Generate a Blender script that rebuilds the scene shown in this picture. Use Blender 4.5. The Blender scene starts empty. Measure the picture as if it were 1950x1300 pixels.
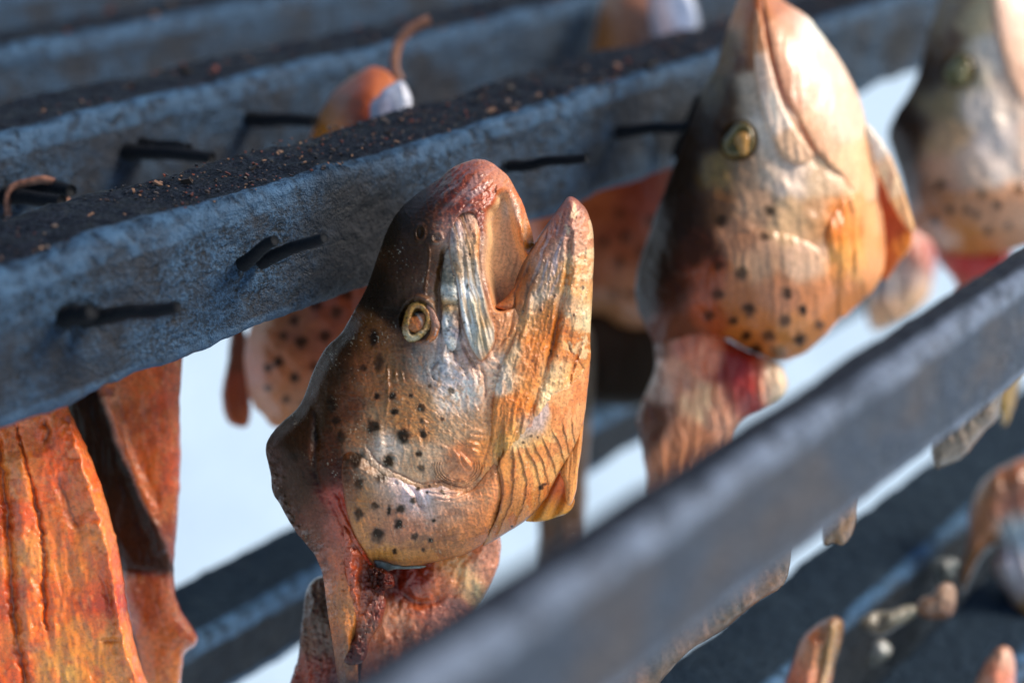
import bpy, math, random
import numpy as np
from math import sin, cos, radians, sqrt, pi
random.seed(7)
rng = np.random.default_rng(11)
S = bpy.context.scene
COL = S.collection

# ------------------------------------------------------------------ camera, sky, sun, exposure
PITCH = radians(24.8); CAMZ = 1.15; FP = 2708.0            # focal length in photo pixels (1950 wide)
cam_d = bpy.data.cameras.new('camera'); cam = bpy.data.objects.new('camera', cam_d); COL.objects.link(cam)
cam.location = (0, 0, CAMZ); cam.rotation_euler = (pi/2-PITCH, 0, 0)
cam_d.lens = 50.0; cam_d.sensor_width = 36.0; cam_d.clip_start = 0.01; cam_d.clip_end = 400
cam_d.dof.use_dof = True; cam_d.dof.focus_distance = 0.3370; cam_d.dof.aperture_fstop = 4.8
S.camera = cam
SUN_EL = radians(41); SUN_AZ = radians(86)                 # azimuth from +Y towards +X
w = bpy.data.worlds.new('World'); S.world = w; w.use_nodes = True
nt = w.node_tree; sky = nt.nodes.new('ShaderNodeTexSky'); sky.sky_type = 'NISHITA'; sky.sun_disc = False
sky.sun_elevation = SUN_EL; sky.sun_rotation = SUN_AZ; sky.air_density = 1.3; sky.dust_density = 0.4; sky.ozone_density = 3.5
bg = nt.nodes['Background']; bg.inputs['Strength'].default_value = 0.13
nt.links.new(sky.outputs[0], bg.inputs[0])
sl = bpy.data.lights.new('sun', 'SUN'); so = bpy.data.objects.new('sun', sl); COL.objects.link(so)
sl.energy = 4.6; sl.angle = radians(22); sl.color = (1.0, 0.88, 0.74)
so.rotation_euler = (pi/2-SUN_EL, 0, pi-SUN_AZ)
S.view_settings.view_transform = 'Standard'; S.view_settings.look = 'None'
S.view_settings.exposure = 0.15; S.view_settings.gamma = 1.0
S.render.engine = 'CYCLES'; S.cycles.use_denoising = True
S.cycles.max_bounces = 8; S.cycles.sample_clamp_indirect = 6

# ------------------------------------------------------------------ helpers
FWD = np.array([0, cos(PITCH), -sin(PITCH)]); UP = np.array([0, sin(PITCH), cos(PITCH)]); RT = np.array([1., 0, 0])
C0 = np.array([0, 0, CAMZ])
def P(x, y, d):
    x = np.asarray(x, float); y = np.asarray(y, float); d = np.asarray(d, float)
    a = (x-975)/FP; b = (650-y)/FP
    return C0 + d[..., None]*(FWD + a[..., None]*RT + b[..., None]*UP)
def on_plane(x, y, z):                                     # distance at which the view ray reaches height z below the lens
    return z/(-sin(PITCH)+cos(PITCH)*(650-y)/FP)
def tag(o, label=None, cat=None, group=None, kind=None):
    if label: o['label'] = label
    if cat: o['category'] = cat
    if group: o['group'] = group
    if kind: o['kind'] = kind
    return o
def empty(name, loc, label, cat, group=None):
    o = bpy.data.objects.new(name, None); COL.objects.link(o); o.location = loc; o.empty_display_size = .01
    return tag(o, label, cat, group)
def lin(h):
    h = h.lstrip('#'); c = np.array([int(h[i:i+2], 16)/255 for i in (0, 2, 4)])
    return np.where(c <= .04045, c/12.92, ((c+.055)/1.055)**2.4)
TAB = rng.random((8, 256, 256))
def vn(x, y, seed=0):
    T = TAB[seed % 8]; o = (seed*37) % 251
    xi = np.floor(x).astype(int); yi = np.floor(y).astype(int); fx = x-xi; fy = y-yi
    fx = fx*fx*(3-2*fx); fy = fy*fy*(3-2*fy)
    a = T[(xi+o) & 255, (yi+o) & 255]; b = T[(xi+1+o) & 255, (yi+o) & 255]
    c = T[(xi+o) & 255, (yi+1+o) & 255]; d = T[(xi+1+o) & 255, (yi+1+o) & 255]
    return (a*(1-fx)+b*fx)*(1-fy)+(c*(1-fx)+d*fx)*fy
def fbm(x, y, seed=0, oc=4, g=.5):
    s = 0; a = 1; t = 0
    for i in range(oc):
        s = s+a*vn(x*2**i+i*17.3, y*2**i-i*9.1, seed+i); t += a; a *= g
    return s/t
def streak(x, y, ang, across, along, seed=0, oc=3):        # noise drawn out along a direction (degrees, y down)
    a = radians(ang); u = x*cos(a)+y*sin(a); v = -x*sin(a)+y*cos(a)
    v = v+3*(fbm(x/45, y/45, seed+3, 2)-.5)*min(across, 5)
    return fbm(u/along, v/across, seed, oc)
def ridge(X, Y, sx, sy, seed, p=4):
    n_ = fbm(X/sx+.6*fbm(X/40, Y/40, seed, 2), Y/sy, seed+1, 3); return (1-np.abs(2*n_-1)*1.6).clip(0, 1)**p
def ss(a, b, x):
    t = np.clip((x-a)/(b-a), 0, 1); return t*t*(3-2*t)
def ell(t):
    t = np.clip(t, 0, 1); return np.sqrt(1-(1-t)**2)
def gauss(d, wd): return np.exp(-(d/wd)**2)
def smooth_poly(pts, n=5, closed=True):
    p = np.array(pts, float); N = len(p); out = []
    for i in range(N if closed else N-1):
        g = (lambda k: p[k % N]) if closed else (lambda k: p[min(max(k, 0), N-1)])
        a, b, c, d = g(i-1), g(i), g(i+1), g(i+2)
        for k in range(n):
            t = k/n
            out.append(.5*((2*b)+(c-a)*t+(2*a-5*b+4*c-d)*t*t+(3*b-a-3*c+d)*t**3))
    if not closed: out.append(p[-1])
    return np.array(out)
def seg_near(X, Y, poly, closed=True):                     # distance, nearest point, arc position, side
    n = len(poly); D = np.full(X.shape, 1e9); NX = X.copy(); NY = Y.copy(); TT = np.zeros(X.shape); SD = np.ones(X.shape); acc = 0
    for i in range(n if closed else n-1):
        ax, ay = poly[i]; bx, by = poly[(i+1) % n]; dx, dy = bx-ax, by-ay; L2 = dx*dx+dy*dy+1e-12
        t = np.clip(((X-ax)*dx+(Y-ay)*dy)/L2, 0, 1); qx = ax+t*dx; qy = ay+t*dy
        d = (X-qx)**2+(Y-qy)**2; m = d < D
        D[m] = d[m]; NX[m] = qx[m]; NY[m] = qy[m]; TT[m] = acc+t[m]*sqrt(L2)
        SD[m] = np.sign(dx*(Y[m]-ay)-dy*(X[m]-ax))
        acc += sqrt(L2)
    return np.sqrt(D), NX, NY, TT, SD
def inside(X, Y, poly):
    r = np.zeros(X.shape, bool); n = len(poly)
    for i in range(n):
        ax, ay = poly[i]; bx, by = poly[(i+1) % n]
        if ay == by: continue
        c = ((ay > Y) != (by > Y)) & (X < (bx-ax)*(Y-ay)/(by-ay)+ax); r ^= c
    return r
class Field:                                               # a raster sampled bilinearly
    def __init__(s, x0, y0, st, A): s.x0, s.y0, s.st, s.A = x0, y0, st, A
    def __call__(s, X, Y):
        H, W = s.A.shape; u = np.clip((X-s.x0)/s.st, 0, W-1.001); v = np.clip((Y-s.y0)/s.st, 0, H-1.001)
        i = u.astype(int); j = v.astype(int); fu = u-i; fv = v-j; A = s.A
        return (A[j, i]*(1-fu)+A[j, i+1]*fu)*(1-fv)+(A[j+1, i]*(1-fu)+A[j+1, i+1]*fu)*fv
def sd_field(poly, st=4, pad=20):
    x0, y0 = poly.min(0)-pad; x1, y1 = poly.max(0)+pad
    X, Y = np.meshgrid(np.arange(x0, x1+st, st), np.arange(y0, y1+st, st))
    d = seg_near(X, Y, poly)[0]; s = np.where(inside(X, Y, poly), d, -d)
    return Field(x0, y0, st, s)
def blur(A, n, k):
    for _ in range(k):
        B = np.pad(A, n, mode='edge'); c = np.cumsum(np.pad(B, ((1, 0), (0, 0))), 0); B = (c[2*n+1:]-c[:-2*n-1])/(2*n+1)
        c = np.cumsum(np.pad(B, ((0, 0), (1, 0))), 1); A = (c[:, 2*n+1:]-c[:, :-2*n-1])/(2*n+1)
    return A
def bulge(poly, R, H, edge=30, st=4, bn=3, bk=3):
    f = sd_field(poly, st, 40); h = H*ell(np.clip(f.A, 0, None)/R); hb = Field(f.x0, f.y0, st, blur(h, bn, bk))
    return f, (lambda X, Y: hb(X, Y)*ell(f(X, Y)/edge))
def mesh_obj(name, V, F, mat, parent=None, cols=None, rough=None, smooth=True, loc=None, attrs=None):
    me = bpy.data.meshes.new(name); V = np.asarray(V, float)
    if loc is None: loc = np.array(parent['_w']) if (parent is not None and '_w' in parent) else (V.mean(0) if parent is None else np.zeros(3))
    V = V-loc
    me.vertices.add(len(V)); me.vertices.foreach_set('co', V.astype(np.float32).ravel())
    F = np.asarray(F, np.int32); k = F.shape[1]
    me.loops.add(F.size); me.loops.foreach_set('vertex_index', F.ravel())
    me.polygons.add(len(F)); me.polygons.foreach_set('loop_start', np.arange(0, F.size, k, dtype=np.int32))
    me.polygons.foreach_set('use_smooth', np.full(len(F), smooth))
    if cols is not None:
        a = me.attributes.new('col', 'FLOAT_COLOR', 'POINT'); a.data.foreach_set('color', np.c_[cols, np.ones(len(V))].astype(np.float32).ravel())
    if rough is not None:
        a = me.attributes.new('rgh', 'FLOAT', 'POINT'); a.data.foreach_set('value', np.asarray(rough, np.float32))
    for n_, v_ in (attrs or {}).items():
        a = me.attributes.new(n_, 'FLOAT', 'POINT'); a.data.foreach_set('value', np.asarray(v_, np.float32))
    me.update(calc_edges=True); me.validate(); me.materials.append(mat)
    o = bpy.data.objects.new(name, me); COL.objects.link(o)
    if parent is not None: o.parent = parent
    else: o.location = loc
    o['_w'] = [float(c) for c in loc] 
    return o
def thing(name, loc, label, cat, group=None):
    e = empty(name, [float(c) for c in loc], label, cat, group); e['_w'] = [float(c) for c in loc]; return e
def shell(name, outline, hf, cf, D, step, mat, parent=None, back='thin', th=8, edge_h=None, jag=0.0, smoothn=5, rf=None, noise_seed=1, Dg=(0, 0, 0, 0)):
    """closed shell: outline in photo pixels at distance D, front height field hf (px), back either a thin offset or a rounded belly"""
    poly = smooth_poly(outline, smoothn) if smoothn > 1 else np.array(outline, float)
    if jag:
        t = np.arange(len(poly)); nrm = np.roll(poly, -1, 0)-np.roll(poly, 1, 0); nrm = np.c_[nrm[:, 1], -nrm[:, 0]]/(np.linalg.norm(nrm, axis=1)[:, None]+1e-9)
        ar = np.cumsum(np.linalg.norm(np.roll(poly, -1, 0)-poly, axis=1))
        poly = poly+nrm*((fbm(ar/14, ar*0+noise_seed*3.3, noise_seed, 3)-.5)*2*jag)[:, None]
    x0, y0 = poly.min(0)-step; x1, y1 = poly.max(0)+2*step
    xs = np.arange(x0, x1, step); ys = np.arange(y0, y1, step); W, H = len(xs), len(ys)
    cx, cy = np.meshgrid(xs[:-1]+step/2, ys[:-1]+step/2); ins = inside(cx, cy, poly)
    vid = np.zeros((H, W), int)
    for dj in (0, 1):
        for di in (0, 1): vid[dj:H-1+dj, di:W-1+di] += ins
    used = vid > 0; bnd = used & (vid < 4)
    idx = -np.ones((H, W), int); idx[used] = np.arange(used.sum())
    X, Y = np.meshgrid(xs, ys); X = X[used]; Y = Y[used]; B = bnd[used]
    _, nx, ny, _, _ = seg_near(X[B], Y[B], poly); X[B] = nx; Y[B] = ny
    f = sd_field(poly, max(2, min(4, step*2))); sd = np.clip(f(X, Y), 0, None); sd[B] = 0
    h = hf(X, Y, sd)
    if back == 'thin': hb = h-th*ell(sd/10)
    else: hb = -back*ell(sd/th)*th
    hb = np.minimum(hb, h-.5)
    px = D/FP
    Df = lambda x, y: D+Dg[0]*(x-Dg[2])*px+Dg[1]*(y-Dg[3])*px
    Vf = P(X, Y, Df(X, Y)-h*px)
    nb = ~B; n = len(X); bi = np.arange(n); bi[nb] = n+np.arange(nb.sum())
    Vb = P(X[nb], Y[nb], Df(X[nb], Y[nb])-hb[nb]*px)
    jj, ii = np.nonzero(ins); q = np.c_[idx[jj, ii], idx[jj+1, ii], idx[jj+1, ii+1], idx[jj, ii+1]]
    F = np.r_[q, bi[q][:, ::-1]]
    c = cf(X, Y, sd); c = 1.12*np.clip(c, 0.002, 1)**np.array([1.10, 1.14, 1.30])+np.array([.012, .006, .002]); c = np.clip(c, 0.002, .95); r = rf(X, Y, sd) if rf else np.full(n, .38)
    return mesh_obj(name, np.r_[Vf, Vb], F, mat, parent, np.r_[c, c[nb]], np.r_[r, r[nb]])
def rbf(samples, sig):  # lit brightness and highlights are kept in the sampled colours
    XY = np.array([(a, b) for a, b, _ in samples], float); CC = np.array([lin(c) for _, _, c in samples])
    def f(X, Y, *_):
        wx = X+14*(fbm(X/26, Y/26, 5, 3)-.5); wy = Y+14*(fbm(X/26, Y/26, 6, 3)-.5)
        num = 0; den = 1e-9
        for (a, b), c in zip(XY, CC):
            d2 = ((wx-a)**2+(wy-b)**2)/sig**2; k = np.exp(-d2)+1e-4/(1+d2)**2
            num = num+k[:, None]*c; den = den+k
        return num/den[:, None]
    return f
def spots(c, X, Y, lst, colr='#150e0b', k=1.0):
    cc = lin(colr)
    for s in lst:
        x, y, r = s[:3]; e = s[3] if len(s) > 3 else 1.0
        wx = X+r*.9*(fbm(X/r/.9, Y/r/.9, 2, 2)-.5); wy = Y+r*.9*(fbm(X/r/.9, Y/r/.9, 4, 2)-.5)
        d = np.sqrt((wx-x)**2+((wy-y)/e)**2)
        m = (1-ss(r*.55, r*1.5, d))*(.88+.10*sin(x*1.7+y))*k; c = c*(1-m[:, None])+cc*m[:, None]
    return c
def crease(X, Y, pts, wd, amp, sm=4, jit=2.5, fade=20):
    pl = smooth_poly(pts, sm, False); x0, y0 = pl.min(0)-wd*4-8; x1, y1 = pl.max(0)+wd*4+8
    m = (X > x0) & (X < x1) & (Y > y0) & (Y < y1); out = np.zeros(X.shape)
    if m.any():
        x = X[m]+jit*2*(fbm(X[m]/13, Y[m]/13, 3, 2)-.5); y = Y[m]+jit*2*(fbm(X[m]/13, Y[m]/13, 7, 2)-.5)
        d, _, _, t, _ = seg_near(x, y, pl, False); L = np.linalg.norm(np.diff(pl, axis=0), axis=1).sum()
        out[m] = amp*gauss(d, wd)*np.clip(np.minimum(t, L-t)/fade+.15, 0, 1)
    return out

# ------------------------------------------------------------------ materials
def nodes(name):
    m = bpy.data.materials.new(name); m.use_nodes = True; n = m.node_tree; b = n.nodes['Principled BSDF']; return m, n, b
def N(n, t, **k):
    o = n.nodes.new(t)
    for a, v in k.items(): setattr(o, a, v)
    return o
def noise(n, scale, detail=4, rough=.6, coord='Object', vec=None, dist=0):
    t = N(n, 'ShaderNodeTexNoise'); t.inputs['Scale'].default_value = scale; t.inputs['Detail'].default_value = detail
    t.inputs['Roughness'].default_value = rough; t.inputs['Distortion'].default_value = dist
    if vec is None: vec = N(n, 'ShaderNodeTexCoord').outputs[coord]
    n.links.new(vec, t.inputs['Vector']); return t.outputs['Fac']
def ramp(n, src, stops):
    r = N(n, 'ShaderNodeValToRGB'); e = r.color_ramp.elements
    while len(e) < len(stops): e.new(.5)
    for i, (p, c) in enumerate(stops):
        e[i].position = p; e[i].color = (*c, 1) if len(c) == 3 else c
    n.links.new(src, r.inputs[0]); return r.outputs[0]
def fish_mat(name, sss=.06, bump=.30, scale=1500, coat=.45, spec=.5):
    m, n, b = nodes(name); L = n.links.new
    a = N(n, 'ShaderNodeAttribute', attribute_name='col'); r = N(n, 'ShaderNodeAttribute', attribute_name='rgh')
    nz = noise(n, scale, 5, .65); mx = N(n, 'ShaderNodeMix', data_type='RGBA', blend_type='MULTIPLY'); mx.inputs[0].default_value = .8
    L(a.outputs['Color'], mx.inputs[6]); L(ramp(n, nz, [(.34, (.62, .56, .52)), (.5, (1, 1, 1)), (.66, (1.2, 1.18, 1.16))]), mx.inputs[7])
    L(mx.outputs[2], b.inputs['Base Color']); L(r.outputs['Fac'], b.inputs['Roughness'])
    lum = N(n, 'ShaderNodeRGBToBW'); L(a.outputs['Color'], lum.inputs[0])
    L(ramp(n, lum.outputs[0], [(0, (spec*.15,)*3), (.10, (spec,)*3)]), b.inputs['Specular IOR Level'])
    cm = N(n, 'ShaderNodeMath', operation='MULTIPLY'); L(ramp(n, lum.outputs[0], [(0, (coat*.12,)*3), (.12, (coat,)*3)]), cm.inputs[0]); L(ramp(n, r.outputs['Fac'], [(.45, (1,)*3), (.6, (0,)*3)]), cm.inputs[1]); L(cm.outputs[0], b.inputs['Coat Weight'])
    b.inputs['Coat Roughness'].default_value = .10
    b.inputs['Subsurface Weight'].default_value = sss; b.inputs['Subsurface Radius'].default_value = (1, .45, .2); b.inputs['Subsurface Scale'].default_value = .0035
    bp = N(n, 'ShaderNodeBump'); bp.inputs['Strength'].default_value = bump; bp.inputs['Distance'].default_value = .0006
    L(noise(n, scale*1.3, 6, .7), bp.inputs['Height']); L(bp.outputs[0], b.inputs['Normal']); L(bp.outputs[0], b.inputs['Coat Normal'])
    return m
M_SKIN = fish_mat('dried_fish_skin'); M_FLESH = fish_mat('smoked_fish_flesh', .10, .4, 900, .8); M_BONE = fish_mat('jaw_bone_skin', .06, .40, 1500, .45)
M_FAR = fish_mat('fish_skin_matt', .0, .2, 900, .2)
def wood_mat(name, lit_worn=(.06, .125, .215), side=((.004, .006, .009), (.038, .084, .148)), topc=((.003, .004, .007), (.019, .024, .037)), brown=(.020, .020, .024)):
    m, n, b = nodes(name); L = n.links.new
    tc = N(n, 'ShaderNodeTexCoord').outputs['Object']
    fine = noise(n, 1050, 3, .8, vec=tc); mid = noise(n, 220, 5, .6, vec=tc, dist=.5); big = noise(n, 38, 4, .6, vec=tc)
    sc = ramp(n, fine, [(.46, side[0]), (.54, side[1]), (.64, tuple(min(1, c*1.5) for c in side[1]))])
    mc = ramp(n, mid, [(.38, side[0]), (.52, side[1]), (.7, tuple(c*1.3 for c in side[1]))])
    mx = N(n, 'ShaderNodeMix', data_type='RGBA'); mx.inputs[0].default_value = .38; L(sc, mx.inputs[6]); L(mc, mx.inputs[7])
    mb = N(n, 'ShaderNodeMix', data_type='RGBA'); L(ramp(n, big, [(.44, (0, 0, 0)), (.60, (.8, .8, .8))]), mb.inputs[0]); L(mx.outputs[2], mb.inputs[6]); mb.inputs[7].default_value = (*brown, 1)
    tcx = ramp(n, fine, [(.42, topc[0]), (.60, topc[1]), (.72, topc[1]), (.86, (.08, .06, .05))])
    at = N(n, 'ShaderNodeAttribute', attribute_name='top')
    mt = N(n, 'ShaderNodeMix', data_type='RGBA'); L(at.outputs['Fac'], mt.inputs[0]); L(mb.outputs[2], mt.inputs[6]); L(tcx, mt.inputs[7])
    wo = N(n, 'ShaderNodeAttribute', attribute_name='lit_worn'); wm = N(n, 'ShaderNodeMath', operation='MULTIPLY'); L(wo.outputs['Fac'], wm.inputs[0]); L(ramp(n, mid, [(.36, (.15,)*3), (.6, (1,)*3)]), wm.inputs[1])
    mw = N(n, 'ShaderNodeMix', data_type='RGBA'); L(wm.outputs[0], mw.inputs[0]); L(mt.outputs[2], mw.inputs[6]); mw.inputs[7].default_value = (*lit_worn, 1); mt = mw
    st = N(n, 'ShaderNodeAttribute', attribute_name='shade_stain'); ms = N(n, 'ShaderNodeMix', data_type='RGBA')
    L(st.outputs['Fac'], ms.inputs[0]); L(mt.outputs[2], ms.inputs[6]); ms.inputs[7].default_value = (.006, .007, .010, 1)  # dark tone for painted head shadow and wet wood
    L(ms.outputs[2], b.inputs['Base Color'])
    L(ramp(n, mid, [(.3, (.38,)*3), (.7, (.75,)*3)]), b.inputs['Roughness']); L(ramp(n, at.outputs['Fac'], [(0, (.35,)*3), (1, (.06,)*3)]), b.inputs['Specular IOR Level'])
    ad = N(n, 'ShaderNodeMath', operation='ADD'); L(fine, ad.inputs[0]); mu = N(n, 'ShaderNodeMath', operation='MULTIPLY'); L(mid, mu.inputs[0]); mu.inputs[1].default_value = 2.5; L(mu.outputs[0], ad.inputs[1])
    bp = N(n, 'ShaderNodeBump'); bp.inputs['Strength'].default_value = 1.0; bp.inputs['Distance'].default_value = .0011; L(ad.outputs[0], bp.inputs['Height']); L(bp.outputs[0], b.inputs['Normal'])
    return m
M_WOOD = wood_mat('smoke_stained_wood')  # blue sky light is tinted into the side faces
M_STRIP = wood_mat('grey_weathered_wood', lit_worn=(.22, .27, .36), side=((.022, .030, .046), (.055, .075, .112)), topc=((.008, .010, .015), (.035, .042, .06)), brown=(.085, .072, .072))
M_LOW = wood_mat('shade_faced_wood', lit_worn=(.09, .19, .33), side=((.003, .004, .006), (.014, .024, .038)), topc=((.014, .024, .036), (.035, .06, .09)), brown=(.01, .012, .016))  # shaded faces painted dark, sky-lit tops and edges painted bluer
m, n, b = nodes('rusty_black_iron'); M_NAIL = m
b.inputs['Base Color'].default_value = (.004, .005, .007, 1); b.inputs['Roughness'].default_value = .7; b.inputs['Specular IOR Level'].default_value = .2
bp = N(n, 'ShaderNodeBump'); bp.inputs['Strength'].default_value = .8; bp.inputs['Distance'].default_value = .0005; n.links.new(noise(n, 900, 4), bp.inputs['Height']); n.links.new(bp.outputs[0], b.inputs['Normal'])
m, n, b = nodes('snow'); M_SNOW = m
b.inputs['Base Color'].default_value = (.52, .66, .76, 1); b.inputs['Roughness'].default_value = .8
bp = N(n, 'ShaderNodeBump'); bp.inputs['Strength'].default_value = .6; bp.inputs['Distance'].default_value = .05; n.links.new(noise(n, 3, 5), bp.inputs['Height']); n.links.new(bp.outputs[0], b.inputs['Normal'])
m, n, b = nodes('dry_crumb'); M_CRUMB = m
a = N(n, 'ShaderNodeAttribute', attribute_name='col'); n.links.new(a.outputs['Color'], b.inputs['Base Color']); b.inputs['Roughness'].default_value = .6
m, n, b = nodes('dry_tendon'); M_TENDON = m
n.links.new(ramp(n, noise(n, 500, 4), [(.3, (.10, .035, .018)), (.7, (.38, .17, .10))]), b.inputs['Base Color']); b.inputs['Roughness'].default_value = .55
bp = N(n, 'ShaderNodeBump'); bp.inputs['Strength'].default_value = .7; bp.inputs['Distance'].default_value = .0006; n.links.new(noise(n, 700, 4), bp.inputs['Height']); n.links.new(bp.outputs[0], b.inputs['Normal'])

# ------------------------------------------------------------------ the setting: snow under the rack
g = 40; n_ = 121; gx, gy = np.meshgrid(np.linspace(-g, g, n_), np.linspace(-g, g, n_))
gz = .12*(fbm(gx/3, gy/3, 1, 4)-.5)
i = np.arange(n_*n_).reshape(n_, n_); F = np.c_[i[:-1, :-1].ravel(), i[:-1, 1:].ravel(), i[1:, 1:].ravel(), i[1:, :-1].ravel()]
tag(mesh_obj('snow_ground', np.c_[gx.ravel(), gy.ravel(), gz.ravel()], F, M_SNOW), kind='structure')

# ------------------------------------------------------------------ battens
AZ = radians(41.8); E1 = np.array([sin(AZ), cos(AZ), 0]); E2 = np.array([-cos(AZ), sin(AZ), 0]); E3 = np.array([0, 0, -1.])
def vn3(p, sc, seed): return fbm(p[:, 0]*sc+p[:, 2]*sc*1.7, p[:, 1]*sc-p[:, 2]*sc*1.3, seed, 4)
def edge_from(x, y, z):                                    # world point on a batten's front top edge
    d = on_plane(x, y, z); return P(x, y, d)
def batten(A, s0, s1, wd, t, mat, label, step=.0016, rad=.0025, amp=.0014, seed=1, group=None, shade_stains=(), wob=.0015, nseg=14, wk=1.6):
    prof = []; nrm = []; tops = []
    def side(a, b_, nv, k, tp):
        for q in range(k):
            f = q/k; prof.append(((a[0]+(b_[0]-a[0])*f), (a[1]+(b_[1]-a[1])*f))); nrm.append(nv); tops.append(tp)
    def corner(c, a0, t0, t1):
        for q in range(6):
            an = a0+(pi/2)*q/6; prof.append((c[0]+rad*cos(an), c[1]+rad*sin(an))); nrm.append((cos(an), sin(an))); tops.append(t0+(t1-t0)*(q/6))
    r = rad                                                # profile in (back, down)
    side((r, 0), (wd-r, 0), (0, -1), nseg, 1); corner((wd-r, r), -pi/2, 1, 0)
    side((wd, r), (wd, t-r), (1, 0), 5, 0); corner((wd-r, t-r), 0, 0, 0)
    side((wd-r, t), (r, t), (0, 1), 5, 0); corner((r, t-r), pi/2, 0, 0)
    side((0, t-r), (0, r), (-1, 0), nseg+6, 0); corner((r, r), pi, 0, 1)
    lit_wornp = np.array([(1.0 if (a < r*wk and b_ < r*wk*1.3) else (.8 if (a < r*.8 and b_ > t-r*1.3) else 0)) for a, b_ in prof]); pr = np.array(prof); nr = np.array(nrm); tp = np.array(tops); K = len(pr)  # front edges: wear and edge light painted together as a brighter tone
    ss_ = np.arange(s0, s1+step, step); Nn = len(ss_)
    Q = A + ss_[:, None, None]*E1 + pr[None, :, :1]*E2 + pr[None, :, 1:]*E3
    NV = nr[:, :1]*E2+nr[:, 1:]*E3; NV = np.broadcast_to(NV, Q.shape)
    q = Q.reshape(-1, 3)
    dsp = amp*2*(vn3(q, 70, seed)-.5)+wob*2*(vn3(q, 14, seed+2)-.5)+amp*.7*(vn3(q, 330, seed+1)-.5)
    q2 = q+NV.reshape(-1, 3)*dsp[:, None]
    idx = np.arange(Nn*K).reshape(Nn, K); a = idx[:-1]; b_ = idx[1:]
    F = np.c_[a.ravel(), np.roll(a, -1, 1).ravel(), np.roll(b_, -1, 1).ravel(), b_.ravel()]
    top = np.tile(tp, Nn).reshape(-1)
    top = np.clip(ss(.25, .75, top+.5*(vn3(q, 160, seed+4)-.5)*(top > 0)*(top < 1)), 0, 1)
    wn = np.tile(lit_wornp, Nn); st = np.zeros(len(q))
    for (px, py, rr) in shade_stains:
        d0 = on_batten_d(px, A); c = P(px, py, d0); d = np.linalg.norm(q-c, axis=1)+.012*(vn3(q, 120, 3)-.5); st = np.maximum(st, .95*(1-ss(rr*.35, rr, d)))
    o = mesh_obj('wood_batten', q2, F, mat, None, attrs={'top': top, 'shade_stain': st, 'lit_worn': wn})
    # end caps
    return tag(o, label, 'batten', group)
def on_batten_d(px, A):                                    # axis distance of the front face where image column px crosses it
    # A + s*E1 lies in column px
    rel = A-C0; ax = (px-975)/FP
    s = (ax*(rel@FWD)-rel@RT)/(E1@RT-ax*(E1@FWD)); return (rel+s*E1)@FWD
Z1 = -.107
A0 = edge_from(0, 520, Z1)
GB = 'smoke-blackened battens of the drying rack'
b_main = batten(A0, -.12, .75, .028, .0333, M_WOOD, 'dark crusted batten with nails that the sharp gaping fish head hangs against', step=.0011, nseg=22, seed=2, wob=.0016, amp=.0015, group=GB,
                shade_stains=((715, 480, .034), (1330, 240, .022), (1745, 90, .02), (200, 640, .006)))  # beside each head, cast shadow and oily wetness painted as one dark patch
A1 = A0+E2*.0866; A2 = A0+E2*.1735
b_two = batten(A1, -.15, 1.0, .028, .032, M_WOOD, 'blurred dark batten directly behind the front nailed batten', seed=5, group=GB, step=.002)
b_three = batten(A2, -.18, 1.2, .028, .03, M_WOOD, 'very blurred dark batten at the upper left corner', seed=9, group=GB, step=.003)
A3 = A0+E2*.262
b_four = batten(A3, -.2, 1.3, .03, .03, M_WOOD, 'farthest dark batten along the top edge of the photo', seed=12, group=GB, step=.004)
# blurred slat nearest the lens
AS = edge_from(1950, 533, Z1)
b_front = batten(AS, -.40, .25, .0095, .0262, M_STRIP, 'out-of-focus grey slat crossing closest to the lens', seed=3, wk=.95, rad=.0032, step=.0015, amp=.0006, wob=.0006)
Z2 = -.262
AL = edge_from(1840, 985, Z2)
b_low_a = batten(AL, -.30, .30, 0.0290, .060, M_LOW, 'blurred lower batten running under the near grey slat', seed=4, group='battens of the lower rack level', step=.002)
b_low_b = batten(AL-E2*.044-np.array([0, 0, .012]), -.2, .30, .030, .04, M_LOW, 'blurred lower batten at the bottom right corner', seed=6, group='battens of the lower rack level', step=.002)
AK = edge_from(400, 1205, Z2)
b_low_c = batten(AK, -.25, .60, .028, .024, M_LOW, 'blurred lower batten seen under the snow gap beside the orange fillets', seed=8, group='battens of the lower rack level', step=.002)

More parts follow.
